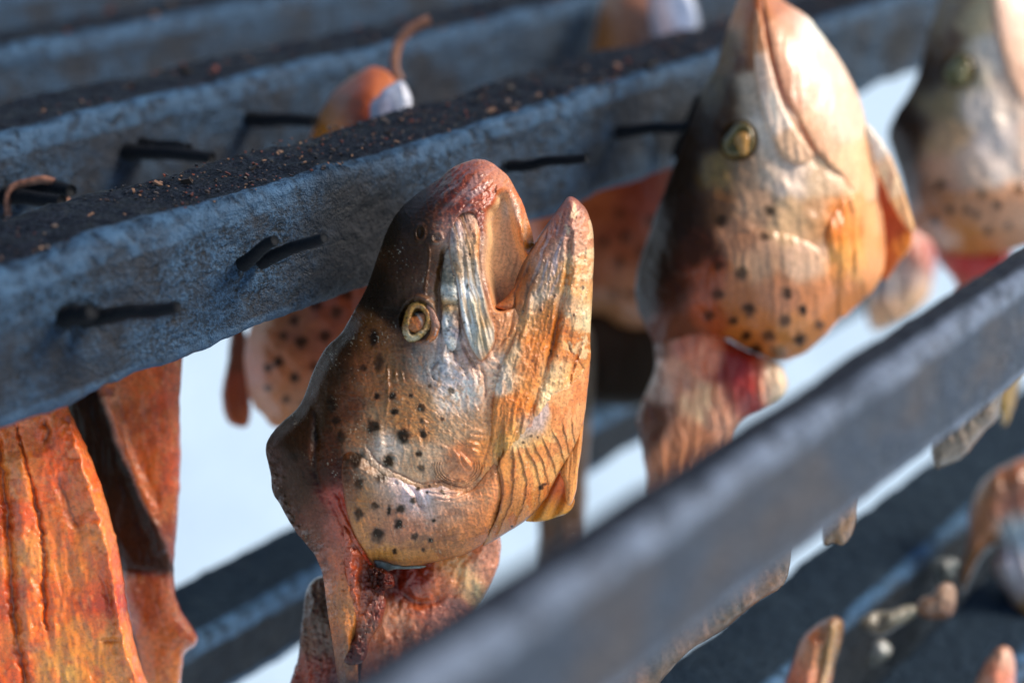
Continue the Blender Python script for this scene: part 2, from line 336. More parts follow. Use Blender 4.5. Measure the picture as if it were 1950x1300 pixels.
# nails: ribbed black iron, driven into the front faces
def tube(name, pts, radii, mat, parent, nr=14, rib=0., sub=10, loc=None, flat=1.0):
    pts = np.array(pts, float); p = []; R = []
    for k in range(len(pts)-1):
        for q in range(sub):
            t = q/sub; g = lambda j: pts[min(max(j, 0), len(pts)-1)]
            a, b_, c, d = g(k-1), g(k), g(k+1), g(k+2)
            p.append(.5*((2*b_)+(c-a)*t+(2*a-5*b_+4*c-d)*t*t+(3*b_-a-3*c+d)*t**3)); R.append(radii[k]+(radii[k+1]-radii[k])*t)
    p.append(pts[-1]); R.append(radii[-1]); p = np.array(p); R = np.array(R); n_ = len(p)
    R = R*(1+rib*np.sin(np.arange(n_)*pi)) if rib else R
    T = np.gradient(p, axis=0); T /= np.linalg.norm(T, axis=1)[:, None]
    u = np.cross(T, [0.1, .2, 1.]); u /= np.linalg.norm(u, axis=1)[:, None]; v = np.cross(T, u)
    an = np.arange(nr)*2*pi/nr; jit = 1+.12*(fbm(np.arange(n_)[:, None]*.7+an*0, an[None]*1.3+0*np.arange(n_)[:, None], 2, 2)-.5)*2
    V = p[:, None]+(u[:, None]*np.cos(an)[None, :, None]+v[:, None]*np.sin(an)[None, :, None]*flat)*(R[:, None]*jit)[:, :, None]
    V = np.r_[V.reshape(-1, 3), p[:1], p[-1:]]
    i = np.arange(n_*nr).reshape(n_, nr); a, b_ = i[:-1], i[1:]
    F = [np.c_[a.ravel(), np.roll(a, -1, 1).ravel(), np.roll(b_, -1, 1).ravel(), b_.ravel()]]
    e0, e1 = n_*nr, n_*nr+1
    F.append(np.c_[np.full(nr, e0), np.roll(i[0], -1), i[0], i[0]][:, [0, 1, 2, 2]]); F.append(np.c_[np.full(nr, e1), i[-1], np.roll(i[-1], -1), np.roll(i[-1], -1)])
    V = np.asarray(V)
    # caps as tiny quads with a repeated corner are invalid; build caps as quads over opposite vertices instead
    q0 = [[i[0][k], i[0][k+1], i[0][nr-2-k], i[0][nr-1-k]] for k in range(nr//2-1)]
    q1 = [[i[-1][nr-1-k], i[-1][nr-2-k], i[-1][k+1], i[-1][k]] for k in range(nr//2-1)]
    return mesh_obj(name, V[:-2], np.r_[F[0], q0, q1], mat, parent, loc=loc)
def nail(parent, A, x0, y0, x1, y1, lift, r=.0011):
    r = r*1.2; d0 = on_batten_d(x0, A); a = P(x0, y0, d0+.004); b_ = P(x1, y1, d0-lift)
    pts = [a+(b_-a)*f+np.array([0, 0, .0004*random.uniform(-1, 1)]) for f in np.linspace(0, 1, 5)]
    tube('nail', pts, [r*1.25, r*1.1, r, r, r*.8], M_NAIL, parent, rib=.14, sub=9)
nail(b_main, A0, 160, 605, 340, 584, .004, .0014); nail(b_main, A0, 122, 602, 175, 592, .002, .0016)
nail(b_main, A0, 462, 501, 524, 455, .006, .0012); nail(b_main, A0, 498, 497, 618, 452, .010, .0012)
nail(b_main, A0, 968, 318, 1118, 299, .008, .0012)
nail(b_main, A0, 1175, 251, 1318, 240, .006, .0014); nail(b_main, A0, 1290, 300, 1335, 180, .004, .0016)
nail(b_two, A1, 10, 372, 118, 384, .010, .0016); nail(b_two, A1, 60, 358, 136, 362, .010, .0016)
nail(b_two, A1, 238, 288, 404, 300, .010, .0016); nail(b_two, A1, 270, 275, 360, 282, .008, .0014)
nail(b_two, A1, 475, 226, 600, 232, .008, .0017)

# ------------------------------------------------------------------ crumbs and flakes on the battens
def crumbs(specs):
    V = []; F = []; C = []; k = 0
    pal = [lin(c) for c in ('#1a1310', '#2a1c16', '#4a2218', '#6a3424', '#7a5a44', '#5a4c44', '#15161c', '#15161c', '#20222a', '#3a2c26')]
    cube = np.array([(a, b_, c) for a in (-1, 1) for b_ in (-1, 1) for c in (-1, 1)], float)
    faces = np.array([(0, 1, 3, 2), (4, 6, 7, 5), (0, 4, 5, 1), (2, 3, 7, 6), (0, 2, 6, 4), (1, 5, 7, 3)])
    for (A, s0, s1, wd, cnt, big) in specs:
        for _ in range(cnt):
            s = random.uniform(s0, s1); u = random.uniform(.001, wd-.001)
            r = random.choice((.00012, .00016, .00022, .0003))*random.uniform(.7, 1.3)
            if random.random() < big: r *= random.uniform(2, 3.6)
            sc = np.array([random.uniform(.6, 2.2), random.uniform(.5, 1.1), random.uniform(.25, .9)])*r
            v = cube*sc*(1+.5*(np.array([[random.random() for _ in range(3)] for _ in range(8)])-.5))
            an = random.uniform(0, 2*pi); c, s_ = cos(an), sin(an); R = np.array([(c, -s_, 0), (s_, c, 0), (0, 0, 1)])
            t = random.uniform(-.6, .6); R = R@np.array([(cos(t), 0, sin(t)), (0, 1, 0), (-sin(t), 0, cos(t))])
            pos = A+s*E1+u*E2; q = pos[None].copy(); top = .0014*2*(vn3(q, 70, 2)[0]-.5)
            V.append(v@R.T+pos+np.array([0, 0, .0006+r*.3])); F.append(faces+k); k += 8
            cc = random.choice(pal); C.append(np.tile(cc, (8, 1)))
    o = mesh_obj('dried_crumbs', np.concatenate(V), np.concatenate(F), M_CRUMB, None, np.concatenate(C), smooth=False)
    tag(o, 'small dried flakes and crumbs scattered on top of the dark battens', 'crumbs', kind='stuff')
crumbs([(A0, -.08, .45, .028, 2800, .03), (A1, -.1, .5, .028, 800, .16), (A2, -.1, .6, .028, 400, .2)])

# ------------------------------------------------------------------ the sharp gaping head
D1 = .343
SIL = [(897,305),(918,304),(936,310),(965,333),(982,361),(995,386),(1007,421),(1016,458),(1014,470),(1028,446),(1046,421),(1071,388),(1081,375),(1096,378),(1117,400),(1129,439),(1131,492),(1128,563),(1124,640),(1124,687),(1119,740),(1112,802),(1094,852),(1066,898),(1039,949),(1011,982),(979,1005),(932,1032),(895,1051),(831,1069),(766,1080),(711,1073),(704,1100),(700,1150),(690,1200),(682,1260),(680,1310),(648,1310),(636,1240),(626,1180),(622,1150),(614,1092),(606,1070),(598,1055),(575,1026),(568,1019),(556,1000),(545,982),(532,958),(519,935),(515,899),(506,857),(513,832),(535,806),(572,769),(597,705),(621,662),(650,634),(671,598),(692,560),(706,528),(722,480),(742,429),(763,397),(798,366),(834,342),(862,319)]
BODY = [(897,305),(918,304),(936,310),(965,333),(982,361),(995,386),(1007,421),(1016,458),(1014,480),(1012,520),(1030,560),(1060,600),(1090,650),(1108,720),(1104,802),(1086,852),(1058,896),(1030,940),(1004,974),(974,996),(928,1024),(893,1042),(831,1060),(766,1068),(711,1073),(704,1100),(700,1150),(690,1200),(682,1260),(680,1310),(648,1310),(636,1240),(626,1180),(622,1150),(614,1092),(606,1070),(598,1055),(575,1026),(568,1019),(556,1000),(545,982),(532,958),(519,935),(515,899),(506,857),(513,832),(535,806),(572,769),(597,705),(621,662),(650,634),(671,598),(692,560),(706,528),(722,480),(742,429),(763,397),(798,366),(834,342),(862,319)]
MOUTH = [(936,384),(942,368),(958,360),(972,364),(981,382),(989,415),(995,448),(1004,476),(1014,505),(1012,545),(992,578),(964,596),(942,594),(934,574),(924,536),(918,500),(922,457),(918,425),(924,398)]
sdf, HB = bulge(smooth_poly(SIL, 3), 215, 112, 28)
mouth_sd = sd_field(smooth_poly(MOUTH, 4), 2)
EYE = (794, 612)
def d2(X, Y, x, y, ex=1, ey=1): return np.sqrt(((X-x)/ex)**2+((Y-y)/ey)**2)
def skin_micro(X, Y):
    f = 1.0*(fbm(X/5, Y/6, 1, 3)-.5)+1.6*(streak(X, Y, 80, 9, 40, 2)-.5)+5*(fbm(X/48, Y/48, 4, 3)-.5)+(1.5*ridge(X, Y, 15, 22, 3)+1.0*ridge(X, Y, 26, 10, 5))*ss(600, 760, X+.3*(Y-600))*(.4+.9*fbm(X/60, Y/60, 2, 2))
    return f
def h_body(X, Y, sd):
    h = HB(X, Y)+skin_micro(X, Y)
    m = mouth_sd(X, Y); dm = ss(0, 20, m); h = h*(1-dm)+dm*(8+.10*h+8*(fbm(X/30, Y/60, 3, 2)-.5))
    lip = gauss(m+4, 5)*(X > 945)*(1-ss(455, 490, Y)); h = h+lip*7
    # far side of the upper jaw sits deeper than the near side
    h = h-6*ss(950, 990, X)*(1-ss(455, 520, Y))*(m < 40)
    # eye socket
    de = d2(X, Y, *EYE, 1, 1.05); h = h-13*(1-ss(24, 38, de))+4*gauss(de-42, 8)*(X > 790)
    h = h+crease(X, Y, [(765,585),(774,572),(795,564),(815,574),(829,592),(832,620),(822,645),(800,655)], 5, 7)
    # nostrils
    h = h-6*gauss(d2(X, Y, 800, 445, .8, 1.3), 7)+4*gauss(d2(X, Y, 800, 443, .8, 1.3)-11, 3)-5*gauss(d2(X, Y, 832, 453), 6)+3*gauss(d2(X, Y, 832, 452)-10, 3)
    for pts, wd, am in (
        ([(816,462),(818,500),(812,530),(811,566)], 2.2, 4.5), ([(850,468),(843,500),(838,530),(835,575),(838,610),(846,640)], 6, -13),
        ([(822,585),(834,610),(838,640),(832,680),(820,705)], 5, -5), ([(862,650),(868,680),(885,705),(900,730)], 4, -5), ([(868,584),(872,620),(880,655),(898,690),(912,706)], 3, -7),
        ([(856,590),(860,620),(862,660),(870,700)], 3, -5), ([(846,592),(848,625),(848,660),(842,690)], 6, 7), ([(912,690),(922,712),(925,740),(918,765)], 3, -6),
        ([(935,672),(950,660),(966,640),(975,616),(977,585)], 2.2, -5), ([(942,700),(962,705),(985,715)], 4, -3),
        ([(700,832),(700,850),(716,874),(740,893),(770,906),(800,921),(840,915),(870,925),(890,928),(906,916),(920,880),(934,840),(945,800)], 2.6, -2.4),
        ([(692,850),(705,880),(735,905),(765,915),(790,926)], 6, 3), ([(720,800),(722,830),(726,860)], 7, 5), ([(738,690),(738,760),(734,800)], 2.2, 2.5), ([(752,700),(756,730)], 2, 3.5), ([(764,700),(768,732)], 2, 3.5),
        ([(870,700),(900,720),(915,760),(900,800)], 12, 3), ([(842,672),(852,690),(846,712)], 5, 5), ([(822,700),(826,720),(840,728)], 3, -5),
        ([(601,770),(603,830),(600,880),(612,930),(640,980),(660,1030)], 9, -8), ([(640,930),(660,980),(690,1030),(712,1070)], 6, -8), ([(616,935),(640,990),(668,1050)], 6, 5),
        ([(930,650),(950,690),(960,720),(945,760),(950,800)], 5, -3)):
        h = h+crease(X, Y, pts, wd, am)
    # short folds beside the jaw hinge and the cheek's hind edge
    for k, (x, y) in enumerate(((948,690),(950,704),(946,718),(942,731),(936,744),(910,820),(906,831),(903,845),(900,856),(884,872),(890,880),(872,868),(878,884))):
        a = radians((8, 5, 0, -12, -20, 5, 8, 15, 25, 50, 50, 55, 60)[k]); u = (X-x)*cos(a)+(Y-y)*sin(a); v = -(X-x)*sin(a)+(Y-y)*cos(a)
        h = h+4.2*np.exp(-(u/12)**2-(v/3.4)**2)
    # nested curved wrinkles
    q = d2(X, Y, 872, 888, 1, .8); m = ss(28, 34, q)*(1-ss(46, 54, q))*(Y > 880); h = h+m*2.4*np.sin(q*1.35)
    # snout wrinkles
    m = (1-ss(400, 470, Y))*ss(800, 850, X)*(1-dm); h = h+m*(7*(streak(X, Y, -38, 5, 26, 3)-.5)+4*(fbm(X/7, Y/7, 6, 3)-.5))
    m = ss(1050, 1090, Y); h = h+m*(14*(streak(X, Y, 82, 12, 60, 4)-.5)+8*(fbm(X/10, Y/14, 2, 3)-.5))
    # crusty cut edge at the nape
    m = (1-ss(0, 40, sd))*ss(820, 900, Y)*(X < 640)*(1-ss(1040, 1080, Y)); h = h+m*34*(fbm(X/12, Y/12, 2, 4)-.42)
    # silver patch grain
    m = gauss(d2(X, Y, 855, 720, 1.2, 1), 75); h = h+m*2.4*(fbm(X/3.2, Y/3.2, 1, 3)-.5)
    m = gauss(d2(X, Y, 860, 640, .5, 1.2), 90); h = h+m*6*(fbm(X/8, Y/10, 5, 3)-.5)
    m = gauss(d2(X, Y, 850, 800, 1.5, 1), 70); h = h+m*2.6*(streak(X, Y, 40, 2.6, 16, 6)-.5)
    m = ss(930, 960, X); h = h+m*3*(streak(X, Y, 105, 6, 50, 2)-.5)
    for fld, dp, m0, m1 in UNDER: h = h-dp*ss(m0, m1, fld(X, Y))
    return np.maximum(h, .2*sd)
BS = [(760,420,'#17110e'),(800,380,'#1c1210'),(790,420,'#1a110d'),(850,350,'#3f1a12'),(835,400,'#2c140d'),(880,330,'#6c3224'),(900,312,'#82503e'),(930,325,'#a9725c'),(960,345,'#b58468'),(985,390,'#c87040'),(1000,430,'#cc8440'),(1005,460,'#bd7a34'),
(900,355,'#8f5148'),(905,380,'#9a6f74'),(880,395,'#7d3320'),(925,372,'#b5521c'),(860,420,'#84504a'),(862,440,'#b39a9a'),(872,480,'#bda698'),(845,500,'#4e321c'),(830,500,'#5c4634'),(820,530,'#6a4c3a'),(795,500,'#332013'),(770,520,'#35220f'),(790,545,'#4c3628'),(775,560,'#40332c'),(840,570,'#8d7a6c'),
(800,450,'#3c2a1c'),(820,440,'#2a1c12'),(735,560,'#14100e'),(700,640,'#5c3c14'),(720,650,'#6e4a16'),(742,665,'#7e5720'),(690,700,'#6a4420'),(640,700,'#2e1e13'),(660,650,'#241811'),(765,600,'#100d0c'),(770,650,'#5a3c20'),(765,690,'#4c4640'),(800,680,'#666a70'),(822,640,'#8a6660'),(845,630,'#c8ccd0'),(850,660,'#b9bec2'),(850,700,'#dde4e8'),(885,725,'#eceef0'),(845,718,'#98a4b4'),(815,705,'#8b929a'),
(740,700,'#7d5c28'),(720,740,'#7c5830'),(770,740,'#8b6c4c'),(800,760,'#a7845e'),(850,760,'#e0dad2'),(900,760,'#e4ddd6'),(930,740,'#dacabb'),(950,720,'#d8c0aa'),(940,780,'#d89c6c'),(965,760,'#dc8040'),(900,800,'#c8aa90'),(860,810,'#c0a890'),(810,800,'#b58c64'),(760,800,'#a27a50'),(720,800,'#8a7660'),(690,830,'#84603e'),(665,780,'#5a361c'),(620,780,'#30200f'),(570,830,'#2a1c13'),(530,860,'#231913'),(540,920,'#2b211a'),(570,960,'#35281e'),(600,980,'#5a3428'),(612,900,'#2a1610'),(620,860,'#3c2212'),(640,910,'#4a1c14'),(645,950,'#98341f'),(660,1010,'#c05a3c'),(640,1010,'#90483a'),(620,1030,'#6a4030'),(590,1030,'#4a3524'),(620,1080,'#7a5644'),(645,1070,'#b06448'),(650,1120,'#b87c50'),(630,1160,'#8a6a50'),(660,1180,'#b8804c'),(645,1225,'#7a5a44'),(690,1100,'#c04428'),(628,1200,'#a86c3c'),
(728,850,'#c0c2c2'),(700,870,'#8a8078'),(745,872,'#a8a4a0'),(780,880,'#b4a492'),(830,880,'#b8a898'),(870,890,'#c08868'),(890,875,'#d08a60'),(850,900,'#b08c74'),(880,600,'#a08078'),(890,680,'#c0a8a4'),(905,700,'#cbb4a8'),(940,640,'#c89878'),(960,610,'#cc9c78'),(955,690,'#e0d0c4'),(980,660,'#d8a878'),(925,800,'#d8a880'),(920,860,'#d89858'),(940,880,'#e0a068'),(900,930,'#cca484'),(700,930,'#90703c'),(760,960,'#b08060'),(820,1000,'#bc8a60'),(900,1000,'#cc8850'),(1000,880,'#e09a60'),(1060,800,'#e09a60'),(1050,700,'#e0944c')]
bcol = rbf(BS, 24)
SPOTS = [(711,811,12,1.1),(769,831,14,.8),(802,776,8),(752,784,8),(805,825,8),(803,800,5),(677,875,13,1.1),(741,878,11,1.2),(798,864,7,.8),(802,890,7),(725,909,11),(684,921,8,1.3),(713,962,8),(682,977,10,1.2),(762,969,9),(760,997,9),(718,1017,14,.95),(789,1021,7),(741,972,4,2.5),(819,1028,5),(677,1044,6),(629,769,9,1.6),(747,754,8),(718,754,7),(859,744,7),(819,735,5),(842,797,4),(826,991,4),(782,753,4),(787,952,6),(712,644,8,2),(721,690,9,1.7),(692,700,6),(650,830,8,1.4),(600,830,9,1.4),(560,870,9),(640,800,7),(796,930,4),(842,935,4),(818,925,3),(751,1049,5),(806,1046,4)]
def pepper(c, X, Y, k=.5, seed=5, thr=.79):
    g2 = .86+.28*fbm(X/3.6, Y/4.2, seed+1, 2); c = c*g2[:, None]
    m = ss(.86, .9, vn(X/2.6, Y/3.6, seed+2))*ss(.5, .7, fbm(X/40, Y/40, seed+3, 2))*.35; c = c*(1-m[:, None])+lin('#e8dccc')*m[:, None]
    m = ss(thr, thr+.05, fbm(X/3.4, Y/3.4, seed, 2))*k; return c*(1-m[:, None])+lin('#2c1a14')*m[:, None]
def c_body(X, Y, sd):
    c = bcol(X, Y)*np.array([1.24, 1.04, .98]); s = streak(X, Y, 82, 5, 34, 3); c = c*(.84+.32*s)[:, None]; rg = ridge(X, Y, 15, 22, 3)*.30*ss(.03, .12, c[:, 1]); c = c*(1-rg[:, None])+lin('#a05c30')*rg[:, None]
    m = mouth_sd(X, Y); im = ss(2, 12, m)
    inner = lin('#e8bc98')*(1-ss(480, 600, Y))[:, None]+lin('#d8a884')*ss(480, 600, Y)[:, None]
    inner = inner*(.9+.3*(fbm(X/40, Y/90, 2, 2)-.5))[:, None]; c = c*(1-im[:, None])+inner*im[:, None]
    m2 = gauss(d2(X, Y, 968, 396, .9, 1.6), 13)*.9+gauss(d2(X, Y, 1000, 430, .4, 2.2), 12)*.5+gauss(d2(X, Y, 985, 405, .5, 1.8), 14)*.5; c = c*(1-m2[:, None])+lin('#d8c8bc')*m2[:, None]
    # red-brown line round the cheek plate and the maxilla
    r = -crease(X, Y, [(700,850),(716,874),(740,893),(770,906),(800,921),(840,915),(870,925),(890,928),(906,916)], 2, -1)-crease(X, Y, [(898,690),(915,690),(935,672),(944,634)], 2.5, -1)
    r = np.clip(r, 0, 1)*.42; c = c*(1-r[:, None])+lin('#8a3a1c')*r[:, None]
    r = ss(.60, .72, fbm(X/9, Y/14, 4, 3))*gauss(d2(X, Y, 870, 740, 1.3, 1), 90)*.5; c = c*(1-r[:, None])+lin('#b07a50')*r[:, None]
    r = ss(.55, .7, fbm(X/10, Y/10, 7, 3))*gauss(d2(X, Y, 850, 670, .8, 1), 60)*.5; c = c*(1-r[:, None])+lin('#4c5868')*r[:, None]
    # lilac sky sheen painted on the snout in broken streaks
    r = ss(.50, .58, streak(X, Y, -35, 10, 45, 6))*gauss(d2(X, Y, 900, 370, 1.1, 1), 50)*.6; c = c*(1-r[:, None])+lin('#a8929c')*r[:, None]
    r = (1-ss(0, 60, sd))*ss(800, 880, Y)*(X < 640); c = c*(1+r*(1.5*fbm(X/9, Y/9, 3, 4)-.75))[:, None]
    c = spots(c, X, Y, SPOTS); return pepper(c, X, Y)*(1-im)[:, None]+c*im[:, None]
def r_body(X, Y, sd):
    r = .22+.26*(fbm(X/14, Y/14, 6, 3)-.3)-.10*gauss(d2(X, Y, 890, 370), 60); r = r*(1-ss(0, 8, mouth_sd(X, Y)))+.7*ss(0, 8, mouth_sd(X, Y)); r = r+.15*(1-ss(520, 600, X)); return np.clip(r, .12, .8)
head = thing('smoked_fish', P(800, 330, D1), 'sharp smoked trout head with gaping mouth and golden eye hanging in the centre', 'fish head', 'smoked fish heads on the rack')

# lower jaw
JAW = [(1081,375),(1096,378),(1117,400),(1129,439),(1131,492),(1128,563),(1124,640),(1124,687),(1110,712),(1085,738),(1060,752),(1034,782),(1004,820),(972,858),(952,896),(938,880),(934,840),(938,780),(944,735),(952,700),(962,680),(974,655),(978,625),(972,600),(955,592),(941,584),(960,568),(977,549),(984,528),(992,508),(1002,488),(1013,470),(1028,446),(1046,421),(1071,388)]
def jaw_w(X, Y): return ss(540, 700, Y+.35*(1060-X))
def h_jaw(X, Y, sd):
    wj = jaw_w(X, Y); h = (1-wj)*(30*ell(sd/4)+6+66*ell(sd/62))+wj*(HB(X, Y)+7*ell(sd/10))
    fade = ss(760, 860, Y)*(X < 960); h = h-fade*10
    a = streak(X, Y, 106, 5, 70, 2)-.5; h = h+(4.5*a+2*(streak(X, Y, 104, 2.4, 30, 5)-.5)+3*(fbm(X/6, Y/8, 1, 3)-.5))*ell(sd/12)
    for pts, wd, am in (([(1088,430),(1080,520),(1066,590),(1056,640),(1040,700),(1028,740),(1010,790)], 5, -8), ([(1090,420),(1096,520),(1080,600),(1066,660),(1050,720)], 7, 6),
        ([(1045,470),(1022,520),(1008,570),(1000,620),(990,670)], 6, 5), ([(1030,500),(1004,560),(996,600)], 2.6, -5), ([(1000,520),(985,550),(978,590),(976,640)], 3, -8), ([(1015,480),(1000,510),(988,540)], 4, 5),
        ([(1113,640),(1100,672),(1098,682),(1086,720),(1083,735)], 3, -8), ([(1078,642),(1086,665),(1096,678)], 2.5, -6), ([(1098,680),(1110,700),(1114,730)], 2, -6),
        ([(1060,560),(1050,620),(1036,660)], 3, 3), ([(1118,460),(1122,560),(1116,640)], 6, 4), ([(1040,745),(1056,760)], 3, -4), ([(1034,752),(1054,768)], 2, 4)):
        h = h+crease(X, Y, pts, wd, am)
    h = h+1.8*ridge(X, Y, 9, 34, 6)+1.0*ridge(X, Y, 16, 12, 2); m = (1-ss(440, 500, Y)); h = h+m*7*(fbm(X/8, Y/9, 3, 3)-.5)
    m = gauss(d2(X, Y, 1095, 600, .8, 1.6), 45); h = h+m*8*(fbm(X/14, Y/14, 6, 3)-.5)
    return np.maximum(h, 0)
JS = [(1085,385,'#8f4434'),(1100,400,'#bb7f72'),(1112,430,'#cc8c70'),(1060,430,'#98513e'),(1075,440,'#b98884'),(1040,470,'#a8603c'),(1060,480,'#c8a49c'),(1085,470,'#cc9880'),(1030,500,'#b89080'),(1040,530,'#cda48a'),(1080,520,'#d89860'),(1110,520,'#e0a070'),(1125,520,'#e8b088'),(1000,520,'#7d4424'),(1000,550,'#9a5a30'),(985,570,'#bb7440'),(960,590,'#b56a40'),(1000,620,'#d6a274'),(1020,570,'#dcc0a8'),(1040,600,'#d88840'),(1064,620,'#d07a38'),(1085,590,'#deb090'),(1110,600,'#efcfa8'),(1115,560,'#e4ac78'),(1100,660,'#d48848'),(1020,640,'#e08a40'),(1020,690,'#de8a48'),(1050,680,'#d88440'),(1000,690,'#d88448'),(980,680,'#d8b898'),(965,620,'#cc9a78'),(955,650,'#d0a890'),(955,720,'#e8dacf'),(975,720,'#e0b898'),(1000,730,'#e0904c'),(1060,720,'#ecbe90'),(1050,700,'#d8c0a4'),(1085,720,'#e8a870'),(1105,760,'#e09a60'),(965,790,'#e09050'),(1000,770,'#e08638'),(1040,760,'#f2d0aa'),(1070,780,'#e8a868'),(1010,810,'#c8aca8'),(1040,800,'#e8c090'),(990,820,'#e2a460')]
jcol = rbf(JS, 19)
def c_jaw(X, Y, sd):
    c = jcol(X, Y); s = streak(X, Y, 105, 4, 60, 3); c = c*(.72+.56*s)[:, None]
    r = ss(.54, .66, streak(X, Y, 108, 5, 40, 7))*gauss(d2(X, Y, 1050, 490, .7, 1.6), 48)*.75; c = c*(1-r[:, None])+lin('#c4b6c0')*r[:, None]
    r = ss(.52, .62, fbm(X/12, Y/20, 2, 3))*.28*ss(560, 640, Y); c = c*(1-r[:, None])+lin('#d07028')*r[:, None]
    r = ss(.57, .66, fbm(X/15, Y/15, 6, 3))*.55*ss(1060, 1090, X); c = c*(1-r[:, None])+lin('#f4deba')*r[:, None]
    # dark dry rim along the mouth edge
    d = crease(X, Y, [(1052,415),(1030,448),(1012,475),(998,500),(985,530),(978,550)], 4, 1, jit=1); c = c*(1-.8*d[:, None])+lin('#2a1410')*.8*d[:, None]
    for pts in ([(1113,640),(1100,672),(1098,682),(1086,720)], [(1078,642),(1086,665),(1096,678)], [(1066,590),(1056,640),(1040,700)]):
        d = crease(X, Y, pts, 2.2, .65); c = c*(1-d[:, None])+lin('#8c4018')*d[:, None]
    c = spots(c, X, Y, [(1057,564,3),(1030,590,3),(1044,602,2),(1048,668,2.5),(1061,678,2),(1093,600,2,2),(1110,548,3,1.4),(1014,687,3),(1131,530,3,3),(932,718,3,2)], '#3a1a10')
    return pepper(c, X, Y, .5, 3, .78)
shell('lower_jaw', JAW, h_jaw, c_jaw, D1-.0006, 1.5, M_BONE, head, back=.35, th=60, rf=lambda X, Y, s: np.clip(.32+.25*(fbm(X/14, Y/22, 4, 3)-.4), .18, .7), jag=.8)

# maxilla: the long toothed plate of the upper jaw
MAX = [(872,404),(888,398),(902,400),(912,414),(915,440),(913,470),(914,510),(921,550),(932,590),(943,625),(943,645),(935,668),(917,688),(903,676),(890,650),(880,616),(873,574),(868,540),(858,510),(854,470),(858,430)]
def h_max(X, Y, sd):
    h = HB(X, Y)+1+8*ell(sd/13)-16*(1-ss(402, 462, Y))
    h = h+4.5*(streak(X, Y, 78, 5, 60, 2)-.5)+1.6*(streak(X, Y, 78, 2.4, 24, 4)-.5)+4*(fbm(X/9, Y/9, 3, 2)-.5)*(Y < 520)
    for pts, wd, am in (([(905,430),(908,500),(922,570),(934,620)], 4, 4), ([(880,470),(886,540),(892,600),(904,650)], 4, -4), ([(895,560),(905,600),(915,650)], 3, 3), ([(866,440),(870,500)], 4, 3)): h = h+crease(X, Y, pts, wd, am)
    return h
mcol = rbf([(895,420,'#c9a89c'),(912,430,'#d88a58'),(880,410,'#a57064'),(868,440,'#b6a0a0'),(880,470,'#c4aea4'),(900,470,'#d0a484'),(915,470,'#d4986c'),(870,500,'#a89488'),(900,510,'#d0bcac'),(915,540,'#dccfc4'),(890,550,'#dcdcdc'),(905,590,'#cdbfa8'),(890,600,'#d8d8d8'),(895,640,'#d4d4d0'),(925,610,'#b8925c'),(915,650,'#c0a070'),(932,640,'#d4c4b8'),(938,600,'#c8b0b4'),(917,680,'#c89c80'),(905,665,'#d8dcdc')], 16)
def c_max(X, Y, sd):
    c = mcol(X, Y)*(.5+1.0*streak(X, Y, 78, 3.4, 60, 5))[:, None]
    r = ss(.54, .66, streak(X, Y, 78, 4, 70, 2))*.5; c = c*(1-r[:, None])+lin('#a87848')*r[:, None]
    r = (1-ss(1, 5, sd))*.55; c = c*(1-r[:, None])+lin('#a85c3c')*r[:, None]
    c = spots(c, X, Y, [(888,487,2.5,.6),(895,484,2.5,.6),(882,490,2,.6),(890,545,2,3),(884,614,2.5)], '#2a1c18'); return pepper(c, X, Y, .6, 2, .77)
maxo = shell('maxilla', MAX, h_max, c_max, D1-.0004, 1.2, M_BONE, head, th=10, rf=lambda X, Y, s: np.clip(.28+.2*(fbm(X/10, Y/20, 4, 3)-.4), .15, .7), jag=1.0)
# supramaxilla: narrow lumpy bone beside it
SUP = [(848,478),(858,474),(866,490),(870,520),(874,560),(877,600),(874,640),(868,664),(858,668),(846,655),(840,620),(842,585),(838,560),(841,520)]
scol = rbf([(855,490,'#a09088'),(855,530,'#7c7670'),(860,560,'#d0d0cc'),(850,580,'#c89868'),(850,610,'#d4d8d8'),(868,610,'#a87c68'),(868,640,'#9c8c98'),(852,650,'#c4cacc')], 14)
shell('cheek_bone', SUP, lambda X, Y, s: HB(X, Y)-2+9*ell(s/10)+8*(fbm(X/9, Y/11, 6, 3)-.5)+5*gauss(d2(X, Y, 858, 560), 14)-6*gauss(Y-578, 4), lambda X, Y, s: pepper(scol(X, Y)*(.6+.8*fbm(X/6, Y/8, 2, 3))[:, None], X, Y, .7, 6, .72), D1-.0002, 1.5, M_BONE, head, th=8, rf=lambda X, Y, s: .3+0*X)
# small teeth along the jaw rim
def tooth_row(pts, n, hp, name='teeth', L=6):
    pl = smooth_poly(pts, 8, False); V = []; F = []; k = 0
    for q in np.linspace(0, len(pl)-1.01, n):
        i = int(q); x, y = pl[i]+(pl[i+1]-pl[i])*(q-i); t = pl[min(i+1, len(pl)-1)]-pl[i]; t = t/np.linalg.norm(t); nx, ny = -t[1], t[0]
        if nx < 0: nx, ny = -nx, -ny
        h = float(hp(np.array([x]), np.array([y]))[0]); l = L*random.uniform(.6, 1.2); r = .9
        base = [P(x+t[0]*r*cos(a), y+t[1]*r*cos(a), D1-(h+4+r*sin(a))*D1/FP) for a in (0, pi/2, pi, 3*pi/2)]
        tip = [P(x+nx*l+t[0]*.25*cos(a), y+ny*l+1, D1-(h+4+.25*sin(a))*D1/FP) for a in (0, pi/2, pi, 3*pi/2)]
        V += base+tip; F += [[k, k+1, k+5, k+4], [k+1, k+2, k+6, k+5], [k+2, k+3, k+7, k+6], [k+3, k, k+4, k+7], [k+4, k+5, k+6, k+7]]; k += 8
    nv = len(V); return mesh_obj(name, np.array(V), np.array(F), M_BONE, head, np.tile(lin('#d8a888'), (nv, 1)), np.full(nv, .3))
